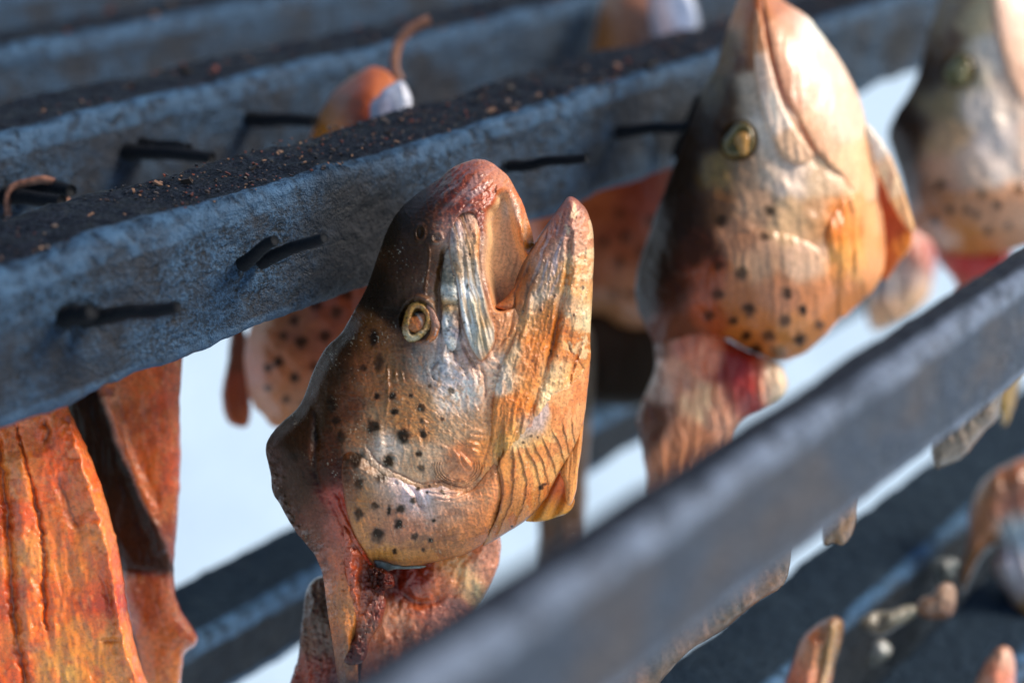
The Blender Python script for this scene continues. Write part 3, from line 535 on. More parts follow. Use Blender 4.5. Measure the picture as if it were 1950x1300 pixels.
shell('eyelid', [(812,578),(824,588),(834,604),(838,622),(832,642),(816,654),(810,648),(818,632),(820,612),(812,594)], lambda X, Y, s: HB(X, Y)-1+6*ell(s/8)+4*(fbm(X/7, Y/7, 3, 3)-.5), lambda X, Y, s: pepper(lin('#a07870')*(1-ss(615, 640, Y))[:, None]+lin('#b07048')*ss(615, 640, Y)[:, None], X, Y), D1-.0009, 1.3, M_BONE, head, th=8, rf=lambda X, Y, s: .25+0*X, jag=1.5)
tooth_row([(921,415),(922,450),(918,480),(919,510),(926,545),(934,575),(940,598)], 30, HB, 'teeth', 5.5)
# gill cover plate
GILL = [(655,865),(676,858),(697,868),(718,886),(738,900),(770,912),(803,928),(840,922),(872,931),(890,934),(908,920),(925,900),(942,880),(956,900),(958,940),(950,975),(940,1000),(925,1030),(895,1051),(860,1062),(831,1069),(800,1076),(766,1080),(735,1077),(711,1073),(695,1052),(678,1024),(664,990),(654,940),(650,900)]
def h_gill(X, Y, sd):
    top = 1-ss(860, 900, Y-(X-655)*.25); h = HB(X, Y)*.97+4+9*ell(sd/16)
    h = h+1.6*(streak(X, Y, 70, 4, 40, 3)-.5)+5*(fbm(X/40, Y/40, 1, 3)-.5)+1.6*(fbm(X/3, Y/4, 5, 2)-.5)+1.3*ridge(X, Y, 30, 12, 3)+1.2*ridge(X, Y, 12, 26, 6)
    for pts, wd, am in (([(755,915),(785,935),(800,960),(812,975)], 5, -7), ([(745,905),(775,930),(790,958)], 5, 5), ([(800,1040),(850,1010),(900,960)], 10, 4), ([(700,1066),(766,1070),(831,1059),(880,1045)], 3, -3), ([(800,930),(850,938),(900,925)], 2, 4), ([(810,940),(860,948),(905,934)], 2, 4), ([(820,950),(865,956)], 2, 4)): h = h+crease(X, Y, pts, wd, am)
    pl = smooth_poly([(640,850),(676,856),(718,886),(770,912),(840,924),(890,932),(925,898),(945,876),(962,900),(960,950),(940,1010)], 4, False); dt = seg_near(X, Y, pl, False)[0]
    return h-9*(1-ss(0, 26, dt))
gcol = rbf([(760,915,'#b8b8b8'),(800,935,'#c8c8c6'),(840,940,'#c2b4a8'),(700,900,'#93826e'),(690,950,'#8a6a3c'),(662,900,'#4a2c16'),(665,940,'#7a4c1c'),(668,985,'#a47434'),(690,1020,'#a87c48'),(720,1000,'#a87850'),(760,1000,'#b27c5c'),(800,1000,'#bc8464'),(780,955,'#c0a090'),(810,970,'#cab8ac'),(790,945,'#d8dce0'),(850,970,'#c49a7c'),(880,950,'#cca484'),(920,930,'#d89868'),(850,1020,'#b88050'),(800,1050,'#b0824c'),(740,1060,'#b48850'),(900,1000,'#cc8850'),(720,960,'#a88468'),(930,980,'#d08c54'),(740,930,'#b0a090')], 22)
def c_gill(X, Y, sd):
    c = gcol(X, Y)*np.array([1.2, 1.0, 1.08])*(.72+.56*streak(X, Y, 76, 3, 60, 3))[:, None]
    r = ss(.52, .68, fbm(X/22, Y/16, 3, 3))*.4*ss(930, 980, Y); c = c*(1-r[:, None])+lin('#8a4c30')*r[:, None]
    r = ss(.5, .7, fbm(X/8, Y/8, 7, 3))*gauss(d2(X, Y, 830, 1030, 1.6, 1), 50)*.5; c = c*(1-r[:, None])+lin('#5c4430')*r[:, None]
    r = (1-ss(1, 5, sd))*.5; c = c*(1-r[:, None])+lin('#7a4024')*r[:, None]
    c = spots(c, X, Y, SPOTS+[(813,937,2.5),(845,940,2.5)]); return pepper(c, X, Y, .5, 4, .79)
shell('gill_cover', GILL, h_gill, c_gill, D1-.0003, 1.5, M_SKIN, head, th=12, rf=lambda X, Y, s: np.clip(.30+.25*(fbm(X/22, Y/22, 6, 3)-.35), .16, .7), jag=1.2)
# ribbed gill membrane along the throat
MEM = [(946,892),(962,856),(994,816),(1026,776),(1054,746),(1082,732),(1106,706),(1123,688),(1119,740),(1112,802),(1094,852),(1066,898),(1052,925),(1039,949),(1011,982),(979,1005),(932,1034),(920,1036),(938,1000),(950,970),(954,940),(950,905)]
RIBS = [[(960,820),(950,870),(958,930),(945,990)], [(975,845),(978,900),(972,960),(950,1010)], [(985,850),(1002,905),(1000,950),(985,990)], [(1000,845),(1024,900),(1026,950),(1024,965)], [(1012,838),(1035,880),(1043,925),(1044,940)], [(1030,828),(1050,870),(1060,905)], [(1050,815),(1066,850),(1074,880)], [(1070,800),(1080,840),(1084,862)], [(1088,790),(1092,830),(1096,846)]]
def h_mem(X, Y, sd):
    h = HB(X, Y)+2+5*ell(sd/8)
    for k, r in enumerate(RIBS):
        pl = smooth_poly(r, 5, False); d, _, _, t, sg = seg_near(X+3*(fbm(X/20, Y/20, 2, 2)-.5)*2, Y, pl, False)
        h = h+np.where(d*sg < 0, 3.4*np.exp(-d/12), -.8*np.exp(-d/2.5))*ss(0, 25, t+4)
    h = h+2*(streak(X, Y, 100, 5, 50, 6)-.5)+2.5*(fbm(X/6, Y/9, 2, 3)-.5)
    return h
memcol = rbf([(960,830,'#e2a468'),(1000,820,'#cdb2b0'),(985,838,'#e8c8a0'),(1010,850,'#e8a864'),(960,870,'#d88c4c'),(950,930,'#d27c38'),(980,900,'#e49c5c'),(1010,900,'#e6a468'),(990,960,'#d88c50'),(960,1000,'#c88048'),(1040,880,'#e6a870'),(1020,960,'#d48848'),(1070,840,'#e6a874'),(1100,800,'#e4a070'),(930,1025,'#c08048')], 20)
def c_mem(X, Y, sd):
    c = memcol(X, Y)*(.75+.5*streak(X, Y, 100, 4, 60, 3))[:, None]
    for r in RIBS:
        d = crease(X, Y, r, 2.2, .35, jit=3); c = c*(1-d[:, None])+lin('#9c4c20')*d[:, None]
    r = ss(.54, .66, fbm(X/16, Y/26, 2, 3))*.45; c = c*(1-r[:, None])+lin('#d06820')*r[:, None]
    r = (1-ss(1, 5, sd))*.6*(Y > 840); c = c*(1-r[:, None])+lin('#7c4a38')*r[:, None]
    c = spots(c, X, Y, [(1030,928,6,.8),(1036,922,5,.7),(1011,830,3),(996,842,3),(1024,832,2),(920,1020,2),(975,1002,3,.7),(925,995,2.5)], '#1c1210'); return pepper(c, X, Y, .5, 7, .79)
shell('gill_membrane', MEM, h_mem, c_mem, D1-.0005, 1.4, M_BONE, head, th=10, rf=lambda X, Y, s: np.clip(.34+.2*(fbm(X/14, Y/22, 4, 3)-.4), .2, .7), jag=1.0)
# throat fold and the pectoral fin behind it
FOLD = [(1119,735),(1112,800),(1108,850),(1102,890),(1098,930),(1090,955),(1082,962),(1077,950),(1074,920),(1066,896),(1078,868),(1094,838),(1104,800),(1110,760)]
shell('throat_fold', FOLD, lambda X, Y, s: 2+12*ell(s/9)+6*(streak(X, Y, 98, 4, 70, 2)-.5), lambda X, Y, s: (lin('#e0985c')*np.ones((len(X), 1)))*(.65+.7*streak(X, Y, 98, 3.5, 60, 3))[:, None], D1, 1.4, M_BONE, head, th=12, jag=.6)
FIN = [(1070,880),(1080,905),(1080,940),(1094,950),(1090,966),(1078,978),(1060,984),(1035,992),(1012,993),(1000,988),(1020,960),(1040,935),(1054,905)]
shell('pectoral_fin', FIN, lambda X, Y, s: -24+3*ell(s/6)+4*np.sin((X-1070+(Y-880)*.45)/5.5)*ell(s/10), lambda X, Y, s: lin('#a85414')*(1-ss(930, 980, Y))[:, None]+lin('#d0903c')*ss(930, 980, Y)[:, None]+0*X[:, None], D1, 1.6, M_BONE, head, th=4)
UNDER = [(sd_field(smooth_poly(o, 4), 3), dp, a, b_) for o, dp, a, b_ in ((JAW, 34, 10, 40), (MAX, 12, 3, 12), (SUP, 10, 3, 10), (GILL, 12, 12, 40), (MEM, 12, 4, 14))]
UNDER[0] = ((lambda X, Y, f=UNDER[0][0]: f(X, Y)*(1-ss(640, 760, Y)*.7)), *UNDER[0][1:])
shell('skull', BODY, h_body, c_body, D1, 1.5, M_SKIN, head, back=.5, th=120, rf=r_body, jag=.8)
# eye
def ring(cx, cy, rx, ry, n=22, rot=0, wob=.05, seed=1):
    out = []
    for k in range(n):
        a = 2*pi*k/n; q = 1+wob*sin(2*a+seed)+wob*.7*sin(3*a+seed*2); out.append((cx+rx*q*cos(a)*cos(rot)-ry*q*sin(a)*sin(rot), cy+rx*q*cos(a)*sin(rot)+ry*q*sin(a)*cos(rot)))
    return out
HE = float(HB(np.array([794.]), np.array([612.]))[0])
def h_eye(X, Y, sd):
    return HB(X, Y)-9+(9+5*fbm(X/16, Y/16, 4, 2))*gauss(sd-9, 8.5)+8*ell(sd/34)-3*ss(12, 20, sd)+5*(fbm(X/7, Y/7, 2, 3)-.5)
def c_eye(X, Y, sd):
    c = lin('#b07e52')*np.ones((len(X), 1)); a = np.arctan2(Y-612, X-794)
    lo = ss(.2, .9, (Y-612)/28); c = c*(1-lo[:, None])+lin('#bcae96')*lo[:, None]
    k = ss(.48, .62, fbm(X/7, Y/7, 3, 3))*.55; c = c*(1-k[:, None])+lin('#b8924a')*k[:, None]
    k = ss(.58, .7, fbm(X/5, Y/5, 6, 3))*.6; c = c*(1-k[:, None])+lin('#4c4428')*k[:, None]
    k = (1-ss(.5, 2.5, sd))*.8; c = c*(1-k[:, None])+lin('#3c1c0c')*k[:, None]
    k = ss(12, 16, sd)*.8; c = c*(1-k[:, None])+lin('#241510')*k[:, None]; return c
eye = shell('eye', ring(794, 612, 31, 38, rot=.15, wob=.085, seed=4), h_eye, c_eye, D1-.0006, 1.2, M_BONE, head, th=14, rf=lambda X, Y, s: .22+0*X)
def c_pup(X, Y, sd):
    c = lin('#b8703c')*np.ones((len(X), 1)); k = ss(2, -6, Y-603+.6*(X-789)); k = 1-ss(-6, 4, Y-604+.3*(X-789)); c = c*(1-k[:, None])+lin('#0a0a0c')*k[:, None]
    k = crease(X, Y, [(789,596),(797,602),(803,612),(804,622)], 2.4, .85, jit=.8); c = c*(1-k[:, None])+lin('#aeb4bc')*k[:, None]
    k = crease(X, Y, [(790,604),(798,614),(801,624)], 2.2, .6, jit=.8); c = c*(1-k[:, None])+lin('#a83a20')*k[:, None]; return c
shell('pupil', ring(791, 613, 19, 23, wob=.12, seed=2), lambda X, Y, s: HB(X, Y)-2+9*ell(s/18)+3*(fbm(X/6, Y/6, 5, 2)-.5)-5*gauss(d2(X, Y, 787, 599), 7)+1.5*(fbm(X/4, Y/4, 2, 2)-.5), c_pup, D1-.0006, 1.1, M_BONE, eye, th=8, rf=lambda X, Y, s: .2+0*X)

# neck flesh: skin strip with red meat, hanging below the head
def simple(name, outline, base, H, R, colf, D, mat, parent, step=2, seed=1, nz=6, nsc=16, ang=85, th=10, jag=2, back='thin', creases=(), rgh=.32, Dg=(0, 0, 0, 0), stretch=3):
    def hf(X, Y, s):
        h = (base(X, Y) if callable(base) else base)+H*ell(s/R)+nz*2*(streak(X, Y, ang, nsc, nsc*stretch, seed)-.5)*ell(s/8)+nz*.7*(fbm(X/(nsc*.4), Y/(nsc*.4), seed+2, 3)-.5)*ell(s/8)
        for pts, wd, am in creases: h = h+crease(X, Y, pts, wd, am)
        return h
    return shell(name, outline, hf, colf, D, step, mat, parent, th=th, jag=jag, back=back, rf=lambda X, Y, s: np.clip(rgh+.2*(fbm(X/12, Y/12, seed, 3)-.5), .12, .8), noise_seed=seed, Dg=Dg)
def colr(samples, sig, ang=85, k=.5, seed=3, ac=5, al=50):
    f = rbf(samples, sig)
    return lambda X, Y, s: f(X, Y)*((1-k/2)+k*streak(X, Y, ang, ac, al, seed)*1.0)[:, None]
simple('neck_meat', [(655,1000),(672,1030),(690,1055),(704,1080),(712,1110),(722,1120),(733,1140),(733,1162),(724,1190),(706,1215),(700,1240),(690,1262),(655,1262),(664,1230),(676,1200),(672,1160),(660,1110),(654,1060)], (lambda X, Y: np.maximum(HB(X, Y), 30)-4), 16, 20,
       colr([(670,1040,'#b8583c'),(680,1080,'#b8543a'),(700,1100,'#6a2018'),(680,1130,'#bc6044'),(700,1150,'#a85c48'),(690,1170,'#c87050'),(715,1160,'#7a3028'),(700,1200,'#7a4a40'),(680,1230,'#5c2a30'),(665,1250,'#4c2028')], 18), D1, M_FLESH, head, 1.6, 4, 9, 9, th=26, rgh=.18, stretch=1.6)
simple('blood_clot', [(700,1076),(722,1080),(740,1086),(752,1100),(750,1118),(738,1120),(730,1132),(716,1128),(706,1108)], 46, 18, 12, colr([(720,1095,'#3c0c0e'),(740,1105,'#5c1816')], 12), D1, M_FLESH, head, 1.4, 5, 10, 6, th=18, rgh=.14, stretch=1.2)
simple('gill_flesh', [(700,1050),(766,1050),(831,1040),(895,1020),(940,1000),(955,1040),(945,1090),(920,1140),(880,1200),(820,1270),(760,1330),(690,1330),(690,1250),(680,1180),(690,1130),(690,1090)], -20, 45, 60,
       colr([(750,1095,'#5c120c'),(795,1095,'#983420'),(775,1130,'#7a2014'),(760,1170,'#e89c7c'),(800,1150,'#cc6c4c'),(850,1110,'#e08058'),(870,1080,'#ecb080'),(890,1100,'#f0c498'),(915,1080,'#e09880'),(850,1170,'#dc9080'),(780,1230,'#c87858')], 22), D1+.008, M_FLESH, head, 2.2, 3, 9, 20, th=30, rgh=.25, stretch=1.5,
       creases=(([(760,1120),(800,1150),(850,1130)], 9, -12), ([(880,1060),(870,1110),(850,1160)], 8, -6)))
shell('gill_skin_flap', [(712,1066),(740,1070),(766,1076),(810,1076),(802,1082),(780,1083),(756,1084),(735,1088),(718,1082)], lambda X, Y, s: 34+5*ell(s/5), lambda X, Y, s: lin('#6a7880')*(.4+fbm(X/6, Y/6, 2, 3))[:, None], D1, 1.5, M_BONE, head, th=6, jag=1.5)
simple('hanging_entrails', [(590,1110),(620,1095),(680,1120),(740,1170),(770,1240),(760,1320),(700,1370),(540,1370),(552,1300),(568,1250),(574,1190),(580,1140)], -30, 40, 40,
       colr([(600,1160,'#4a3a34'),(610,1220,'#6a5048'),(580,1290,'#8a3a28'),(620,1280,'#8a4038'),(680,1260,'#5a3038'),(720,1250,'#4a3038')], 30), D1+.014, M_FLESH, head, 2.5, 6, 14, 14, th=30, rgh=.28)
# ------------------------------------------------------------------ blurred heads: the same build at a lower resolution
def far_head(label, D, sil, samples, spotl, sig, R, H, loc, parts=(), creases=(), step=3.5, eye=None, seed=1, Dg=(0, 0, 0, 0), mat=None, group='smoked fish heads on the rack', back=.6):
    t = thing('smoked_fish', P(loc[0], loc[1], D), label, 'fish head', group); mat = mat or M_FAR
    f, hb = bulge(smooth_poly(sil, 3), R, H, 40, 6)
    cf0 = rbf(samples, sig)
    def hf(X, Y, s):
        h = hb(X, Y)+14*(fbm(X/50, Y/60, seed, 3)-.5)+2.5*(streak(X, Y, 85, 9, 60, seed+1)-.5)+5*(fbm(X/16, Y/18, seed, 3)-.5)
        for pts, wd, am in creases: h = h+crease(X, Y, pts, wd, am)
        if eye: h = h-14*(1-ss(eye[2]*.8, eye[2]*1.2, d2(X, Y, eye[0], eye[1])))
        return h
    def cf(X, Y, s):
        c = cf0(X, Y)*np.array([1.15, .96, .92])*(.86+.28*streak(X, Y, 84, 8, 60, seed+2))[:, None]; return spots(c, X, Y, spotl, '#120c0a')
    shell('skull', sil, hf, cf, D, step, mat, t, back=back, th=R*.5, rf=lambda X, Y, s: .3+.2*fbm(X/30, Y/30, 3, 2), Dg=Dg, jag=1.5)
    if eye:
        ex, ey, er = eye[:3]; e = shell('eye', ring(ex, ey, er, er*1.12, wob=.12, seed=3), lambda X, Y, s: hb(X, Y)-8+14*gauss(s-er*.3, er*.28)+8*ell(s/er), lambda X, Y, s: lin('#5a4a34')*(1-ss(er*.1, er*.3, s))[:, None]+lin(eye[3])*ss(er*.1, er*.3, s)[:, None], D, step*.6, mat, t, th=12, rf=lambda X, Y, s: .2+0*X, Dg=Dg)
        shell('pupil', ring(ex+er*.18, ey+er*.12, er*.5, er*.6, wob=.16, seed=5), lambda X, Y, s: hb(X, Y)+2+10*ell(s/er/.45), lambda X, Y, s: lin(eye[4])*np.ones((len(X), 1)), D-.0008, step*.5, mat, e, th=8, rf=lambda X, Y, s: .15+0*X, Dg=Dg)
    for p in parts:
        nm, ol, base, Hh, RR, sm, sg, dd = p[:8]; kw = p[8] if len(p) > 8 else {}
        follow = kw.pop('follow', False); sp = kw.pop('spots', ()); jag = kw.pop('jag', 2); nz = kw.pop('nz', 5)
        g = cf0 if nm == 'gill_cover' else rbf(sm, sg)
        shell(nm, ol, (lambda X, Y, s, b_=base, h_=Hh, r_=RR, f_=follow, nz=nz: (hb(X, Y) if f_ else 0)+b_+h_*ell(s/r_)+nz*(streak(X, Y, 88, 9, 50, seed+3)-.5)*ell(s/8)),
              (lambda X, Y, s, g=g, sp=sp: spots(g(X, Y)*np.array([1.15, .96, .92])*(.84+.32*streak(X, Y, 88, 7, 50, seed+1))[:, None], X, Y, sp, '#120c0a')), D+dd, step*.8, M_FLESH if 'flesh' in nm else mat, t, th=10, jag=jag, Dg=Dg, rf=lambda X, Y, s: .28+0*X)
    return t
SP2 = [(1366,560,12),(1427,590,12),(1495,611,12),(1463,641,12),(1525,646,12),(1422,638,10),(1530,592,10),(1500,560,10),(1412,520,12),(1368,506,10),(1457,450,9),(1468,401,10),(1654,332,10),(1440,665,13),(1481,672,16),(1350,600,10),(1395,610,9),(1560,620,9),(1375,420,12)]
far_head('blurred trout head with shut mouth and one ragged fin beside its cheek', .413,
 [(1440,-60),(1475,-30),(1487,0),(1535,32),(1578,86),(1622,156),(1654,258),(1673,377),(1683,485),(1668,544),(1627,582),(1578,630),(1525,674),(1481,684),(1438,670),(1395,648),(1350,640),(1300,650),(1262,668),(1239,640),(1212,580),(1214,517),(1250,404),(1288,302),(1330,190),(1360,135),(1382,65),(1405,0),(1420,-40)],
 [(1420,20,'#a0602c'),(1400,90,'#4a2c18'),(1440,80,'#b8835c'),(1480,60,'#c49a84'),(1530,90,'#f0e2d8'),(1540,60,'#f4ece4'),(1570,160,'#dcc0ae'),(1500,160,'#b89080'),(1600,250,'#ead4c4'),(1550,250,'#d8b8a0'),(1440,190,'#b8b0a4'),(1460,240,'#d8d4c8'),(1380,200,'#3c2c1c'),(1340,260,'#2a1e16'),(1300,330,'#241a14'),(1270,440,'#261a13'),(1240,540,'#261913'),(1330,400,'#2a1c14'),(1370,330,'#7a6a3c'),(1365,390,'#6a4c2c'),(1420,330,'#8a7a6c'),(1470,320,'#c0b8ac'),(1510,330,'#dcd4c8'),(1560,330,'#c8b8a0'),(1600,330,'#dcc4a8'),(1640,330,'#e6c0a0'),(1640,420,'#dc9c64'),(1600,420,'#e0944c'),(1560,420,'#c0a080'),(1500,420,'#d0b898'),(1440,400,'#b09884'),(1410,450,'#9c7c68'),(1450,500,'#c0a490'),(1540,500,'#d8c0ac'),(1610,520,'#e09c5c'),(1650,500,'#e4a468'),(1560,560,'#cc9068'),(1480,560,'#b88468'),(1400,560,'#a0683c'),(1350,540,'#8a4420'),(1340,590,'#9a4c1c'),(1440,630,'#b87840'),(1520,640,'#c08850'),(1590,590,'#d09058'),(1290,560,'#3c1c12'),(1300,620,'#5a3428'),(1330,470,'#3c2010')], SP2, 26, 190, 150, (1380, 100),
 parts=(('lower_jaw', [(1450,-50),(1480,-30),(1490,0),(1537,32),(1580,86),(1624,158),(1656,258),(1672,370),(1640,380),(1600,330),(1560,290),(1530,240),(1500,190),(1480,130),(1466,60),(1455,0)], 1, 3, 12, [(1470,0,'#b07848'),(1500,60,'#d0a890'),(1540,70,'#f6eee8'),(1570,120,'#ecd8cc'),(1520,160,'#c8a08c'),(1600,220,'#e8d0c0'),(1560,250,'#d8b498'),(1640,320,'#e8c4a4')], 26, -.0006, {'follow': True}),
        ('maxilla', [(1440,20),(1452,40),(1462,100),(1478,160),(1500,220),(1540,280),(1548,300),(1520,312),(1486,290),(1462,240),(1446,180),(1436,110)], 1, 4, 10, [(1448,60,'#c49474'),(1460,140,'#dcc8b8'),(1480,210,'#e0d8cc'),(1520,280,'#d0b8a0')], 24, -.0006, {'follow': True}),
        ('gill_cover', [(1362,470),(1400,444),(1450,436),(1510,446),(1560,474),(1590,520),(1592,610),(1560,650),(1525,676),(1481,688),(1438,672),(1395,650),(1350,612),(1340,560),(1344,510)], -9, 13, 50, [(1400,520,'#a87c58'),(1450,520,'#c4a890'),(1540,530,'#d8bca8'),(1560,560,'#cc9068'),(1480,560,'#bc8868'),(1400,580,'#a86c38'),(1350,560,'#8a4818'),(1440,630,'#b87840'),(1520,640,'#c08850')], 26, -.0006, {'follow': True, 'spots': SP2}),
        ('gill_membrane', [(1575,440),(1610,370),(1650,340),(1676,390),(1686,485),(1668,546),(1630,584),(1600,606),(1592,540),(1580,490)], -4, 8, 26, [(1610,420,'#e0924c'),(1650,400,'#e8b488'),(1620,500,'#e8a866'),(1660,500,'#e4a468'),(1610,570,'#d89458')], 26, -.0006, {'follow': True, 'nz': 14}),
        ('pectoral_fin', [(1648,240),(1668,254),(1690,286),(1714,342),(1740,430),(1734,440),(1718,424),(1696,384),(1680,345),(1664,320)], 10, 6, 8, [(1670,270,'#f2e6dc'),(1690,330,'#ecccb0'),(1730,420,'#e8bc94')], 18, -.002, {'nz': 8}),
        ('fin_membrane', [(1664,300),(1690,350),(1720,415),(1738,440),(1735,470),(1712,500),(1684,535),(1672,500),(1668,420)], -14, 5, 8, [(1680,360,'#8a4420'),(1700,430,'#94481c'),(1690,500,'#b0682c'),(1730,470,'#c08038')], 18, .005, {'nz': 8}),
        ('neck_flesh', [(1240,600),(1290,590),(1330,600),(1380,640),(1430,668),(1470,684),(1490,700),(1500,730),(1490,760),(1460,780),(1420,800),(1400,830),(1390,900),(1250,960),(1230,900),(1218,830),(1212,790),(1232,740),(1248,690)], 10, 40, 50, [(1260,640,'#6a5048'),(1300,640,'#c08478'),(1340,680,'#e09880'),(1290,720,'#d4a894'),(1250,730,'#b0a8a4'),(1330,770,'#ecc0a0'),(1400,700,'#8a1c18'),(1430,720,'#c02c18'),(1410,760,'#9a2c2c'),(1470,720,'#f0d0b8'),(1380,780,'#d8a890'),(1260,800,'#5a3c34'),(1300,830,'#c08c6c')], 22, .004, {'nz': 18})),
 creases=(([(1330,590),(1380,630),(1440,668)], 8, -10),), eye=(1408,268,34,'#6e6444','#b88c58'), seed=2, step=3.0)
SP3 = [(1900,390,9),(1860,410,8),(1880,440,8),(1840,400,8),(1920,430,8),(1790,350,9),(1780,420,8),(1940,360,8),(1870,370,7),(1810,400,8)]
far_head('blurred silver-cheeked trout head cut off by the right edge of the photo', .49,
 [(1830,-110),(1900,-120),(1990,-60),(2040,60),(2080,200),(2080,330),(2020,430),(1950,466),(1872,482),(1812,478),(1756,446),(1735,420),(1715,340),(1692,262),(1702,222),(1745,150),(1765,70),(1790,0),(1808,-60)],
 [(1820,0,'#5a4434'),(1860,20,'#b8b49c'),(1930,20,'#dcc0ac'),(1980,60,'#e0c4b0'),(1790,80,'#5c4834'),(1775,140,'#3a2c20'),(1850,140,'#a8a488'),(1880,120,'#ccd0cc'),(1930,150,'#ccc0b4'),(1740,240,'#2c1c12'),(1720,280,'#2c1c12'),(1740,360,'#3c2014'),(1790,200,'#8c8468'),(1800,260,'#a89880'),(1870,200,'#d8d8d0'),(1900,300,'#dcdcd8'),(1840,320,'#c0b8b0'),(1800,330,'#c0a090'),(1780,380,'#a07458'),(1760,420,'#a06838'),(1850,400,'#b08468'),(1900,420,'#b88c70'),(1940,400,'#c49c84'),(1850,460,'#b07c4c'),(1980,300,'#dcc8b8')], SP3, 30, 190, 150, (1790, 0),
 parts=(('gill_cover', [(1775,360),(1840,345),(1940,350),(2010,360),(2020,430),(1950,470),(1872,486),(1812,482),(1770,446)], -9, 13, 50, [(1790,380,'#a87c60'),(1850,400,'#b48a70'),(1930,380,'#c8a894'),(1850,460,'#b07c4c'),(1960,440,'#b88458')], 30, -.0006, {'follow': True, 'spots': SP3}),
        ('lower_jaw', [(1880,-110),(1980,-60),(2030,60),(2070,220),(1990,240),(1930,160),(1900,60),(1890,-20)], 1, 3, 14, [(1930,20,'#dcc4b4'),(1960,120,'#dcc0ac')], 40, -.0006, {'follow': True}),
        ('neck_flesh', [(1775,440),(1830,455),(1880,470),(1920,460),(1930,520),(1900,600),(1860,640),(1830,600),(1820,540),(1790,500)], -14, 26, 30, [(1790,460,'#a84c34'),(1850,500,'#c03424'),(1840,560,'#b05a48')], 24, .006, {})),
 eye=(1826,135,30,'#7c7858','#a09878'), seed=3, step=3.5)
# heads on the second batten
SP4 = [(600,580,11),(640,595,11),(560,610,10),(575,650,12),(620,640,10),(530,690,10),(560,720,9),(510,700,8),(600,700,10),(640,680,10),(545,760,8),(510,740,7),(580,770,8),(660,560,10),(540,640,8)]
far_head('brown spotted trout head hanging behind the sharp central head, snout poking over the batten', .425,
 [(690,135),(720,128),(752,150),(775,200),(782,260),(785,400),(780,600),(760,700),(700,790),(620,815),(560,812),(520,812),(500,790),(482,770),(468,720),(468,650),(500,560),(540,460),(575,340),(595,250),(610,215),(640,170)],
 [(700,150,'#8a4c1c'),(740,170,'#a86828'),(660,180,'#6a3c18'),(625,210,'#b87c30'),(680,200,'#7a3414'),(740,220,'#8c4c24'),(600,400,'#5a3824'),(480,700,'#a85c24'),(500,650,'#9a5a30'),(560,620,'#8a5c40'),(620,600,'#8a4c30'),(660,560,'#8a4424'),(560,700,'#a87050'),(620,680,'#8a5440'),(520,770,'#b07c54'),(580,770,'#9c7458'),(640,720,'#7c5440'),(530,600,'#8c6048')], SP4, 36, 150, 120, (650, 240), seed=4, step=4,
 parts=(('pectoral_fin', [(446,600),(470,640),(474,700),(478,760),(474,806),(452,812),(430,796),(423,750),(432,690),(438,640)], -8, 8, 10, [(450,660,'#6a4030'),(445,760,'#8a4420'),(465,800,'#a05828')], 24, .008, {}),
        ('lower_jaw', [(704,210),(722,180),(745,160),(768,155),(784,182),(786,205),(790,300),(720,300)], 95, 24, 20, [(750,170,'#a8bcd4'),(770,190,'#b4c8dc'),(730,190,'#8a98b4'),(740,240,'#7c8ca8')], 16, -.004, {})))
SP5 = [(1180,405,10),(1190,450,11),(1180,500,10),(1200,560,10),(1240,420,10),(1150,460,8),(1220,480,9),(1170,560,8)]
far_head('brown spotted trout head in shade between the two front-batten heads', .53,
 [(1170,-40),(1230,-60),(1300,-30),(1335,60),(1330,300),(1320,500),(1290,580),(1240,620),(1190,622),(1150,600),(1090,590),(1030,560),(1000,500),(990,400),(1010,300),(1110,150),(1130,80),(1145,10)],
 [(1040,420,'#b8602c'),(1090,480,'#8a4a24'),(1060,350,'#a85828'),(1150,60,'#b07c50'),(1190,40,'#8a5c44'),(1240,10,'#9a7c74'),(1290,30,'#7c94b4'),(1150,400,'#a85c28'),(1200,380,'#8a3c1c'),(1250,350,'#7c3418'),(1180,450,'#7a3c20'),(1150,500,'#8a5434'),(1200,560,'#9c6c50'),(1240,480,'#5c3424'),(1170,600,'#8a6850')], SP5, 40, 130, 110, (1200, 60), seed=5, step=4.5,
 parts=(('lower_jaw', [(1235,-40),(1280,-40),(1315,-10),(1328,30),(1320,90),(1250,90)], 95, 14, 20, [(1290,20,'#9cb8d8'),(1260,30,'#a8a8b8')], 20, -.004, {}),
        ('neck_flesh', [(1060,540),(1200,600),(1280,580),(1290,660),(1275,740),(1220,775),(1130,772),(1070,760),(1050,640)], -12, 30, 40, [(1160,620,'#2a1c18'),(1200,700,'#100c0c'),(1240,680,'#14100e')], 40, .01, {})))  # near-black flesh added to paint in the dark shadow behind
# flesh glimpsed behind between the two right heads
simple_t = thing('smoked_fish', P(1700, 480, .56), 'pinkish blurred head remnant showing behind the fin of the shut-mouthed head', 'fish head', 'smoked fish heads on the rack')
simple('neck_flesh', [(1690,440),(1740,425),(1775,450),(1782,500),(1772,560),(1740,600),(1700,625),(1660,630),(1650,580),(1665,520),(1680,480)], 0, 50, 45, colr([(1740,450,'#c87c70'),(1770,480,'#b8503c'),(1730,520,'#c8b0b0'),(1700,540,'#b8b4bc'),(1690,600,'#e0b498'),(1740,570,'#e8c0a4')], 26), .56, M_FLESH, simple_t, 4, 3, 10, 20, th=40)

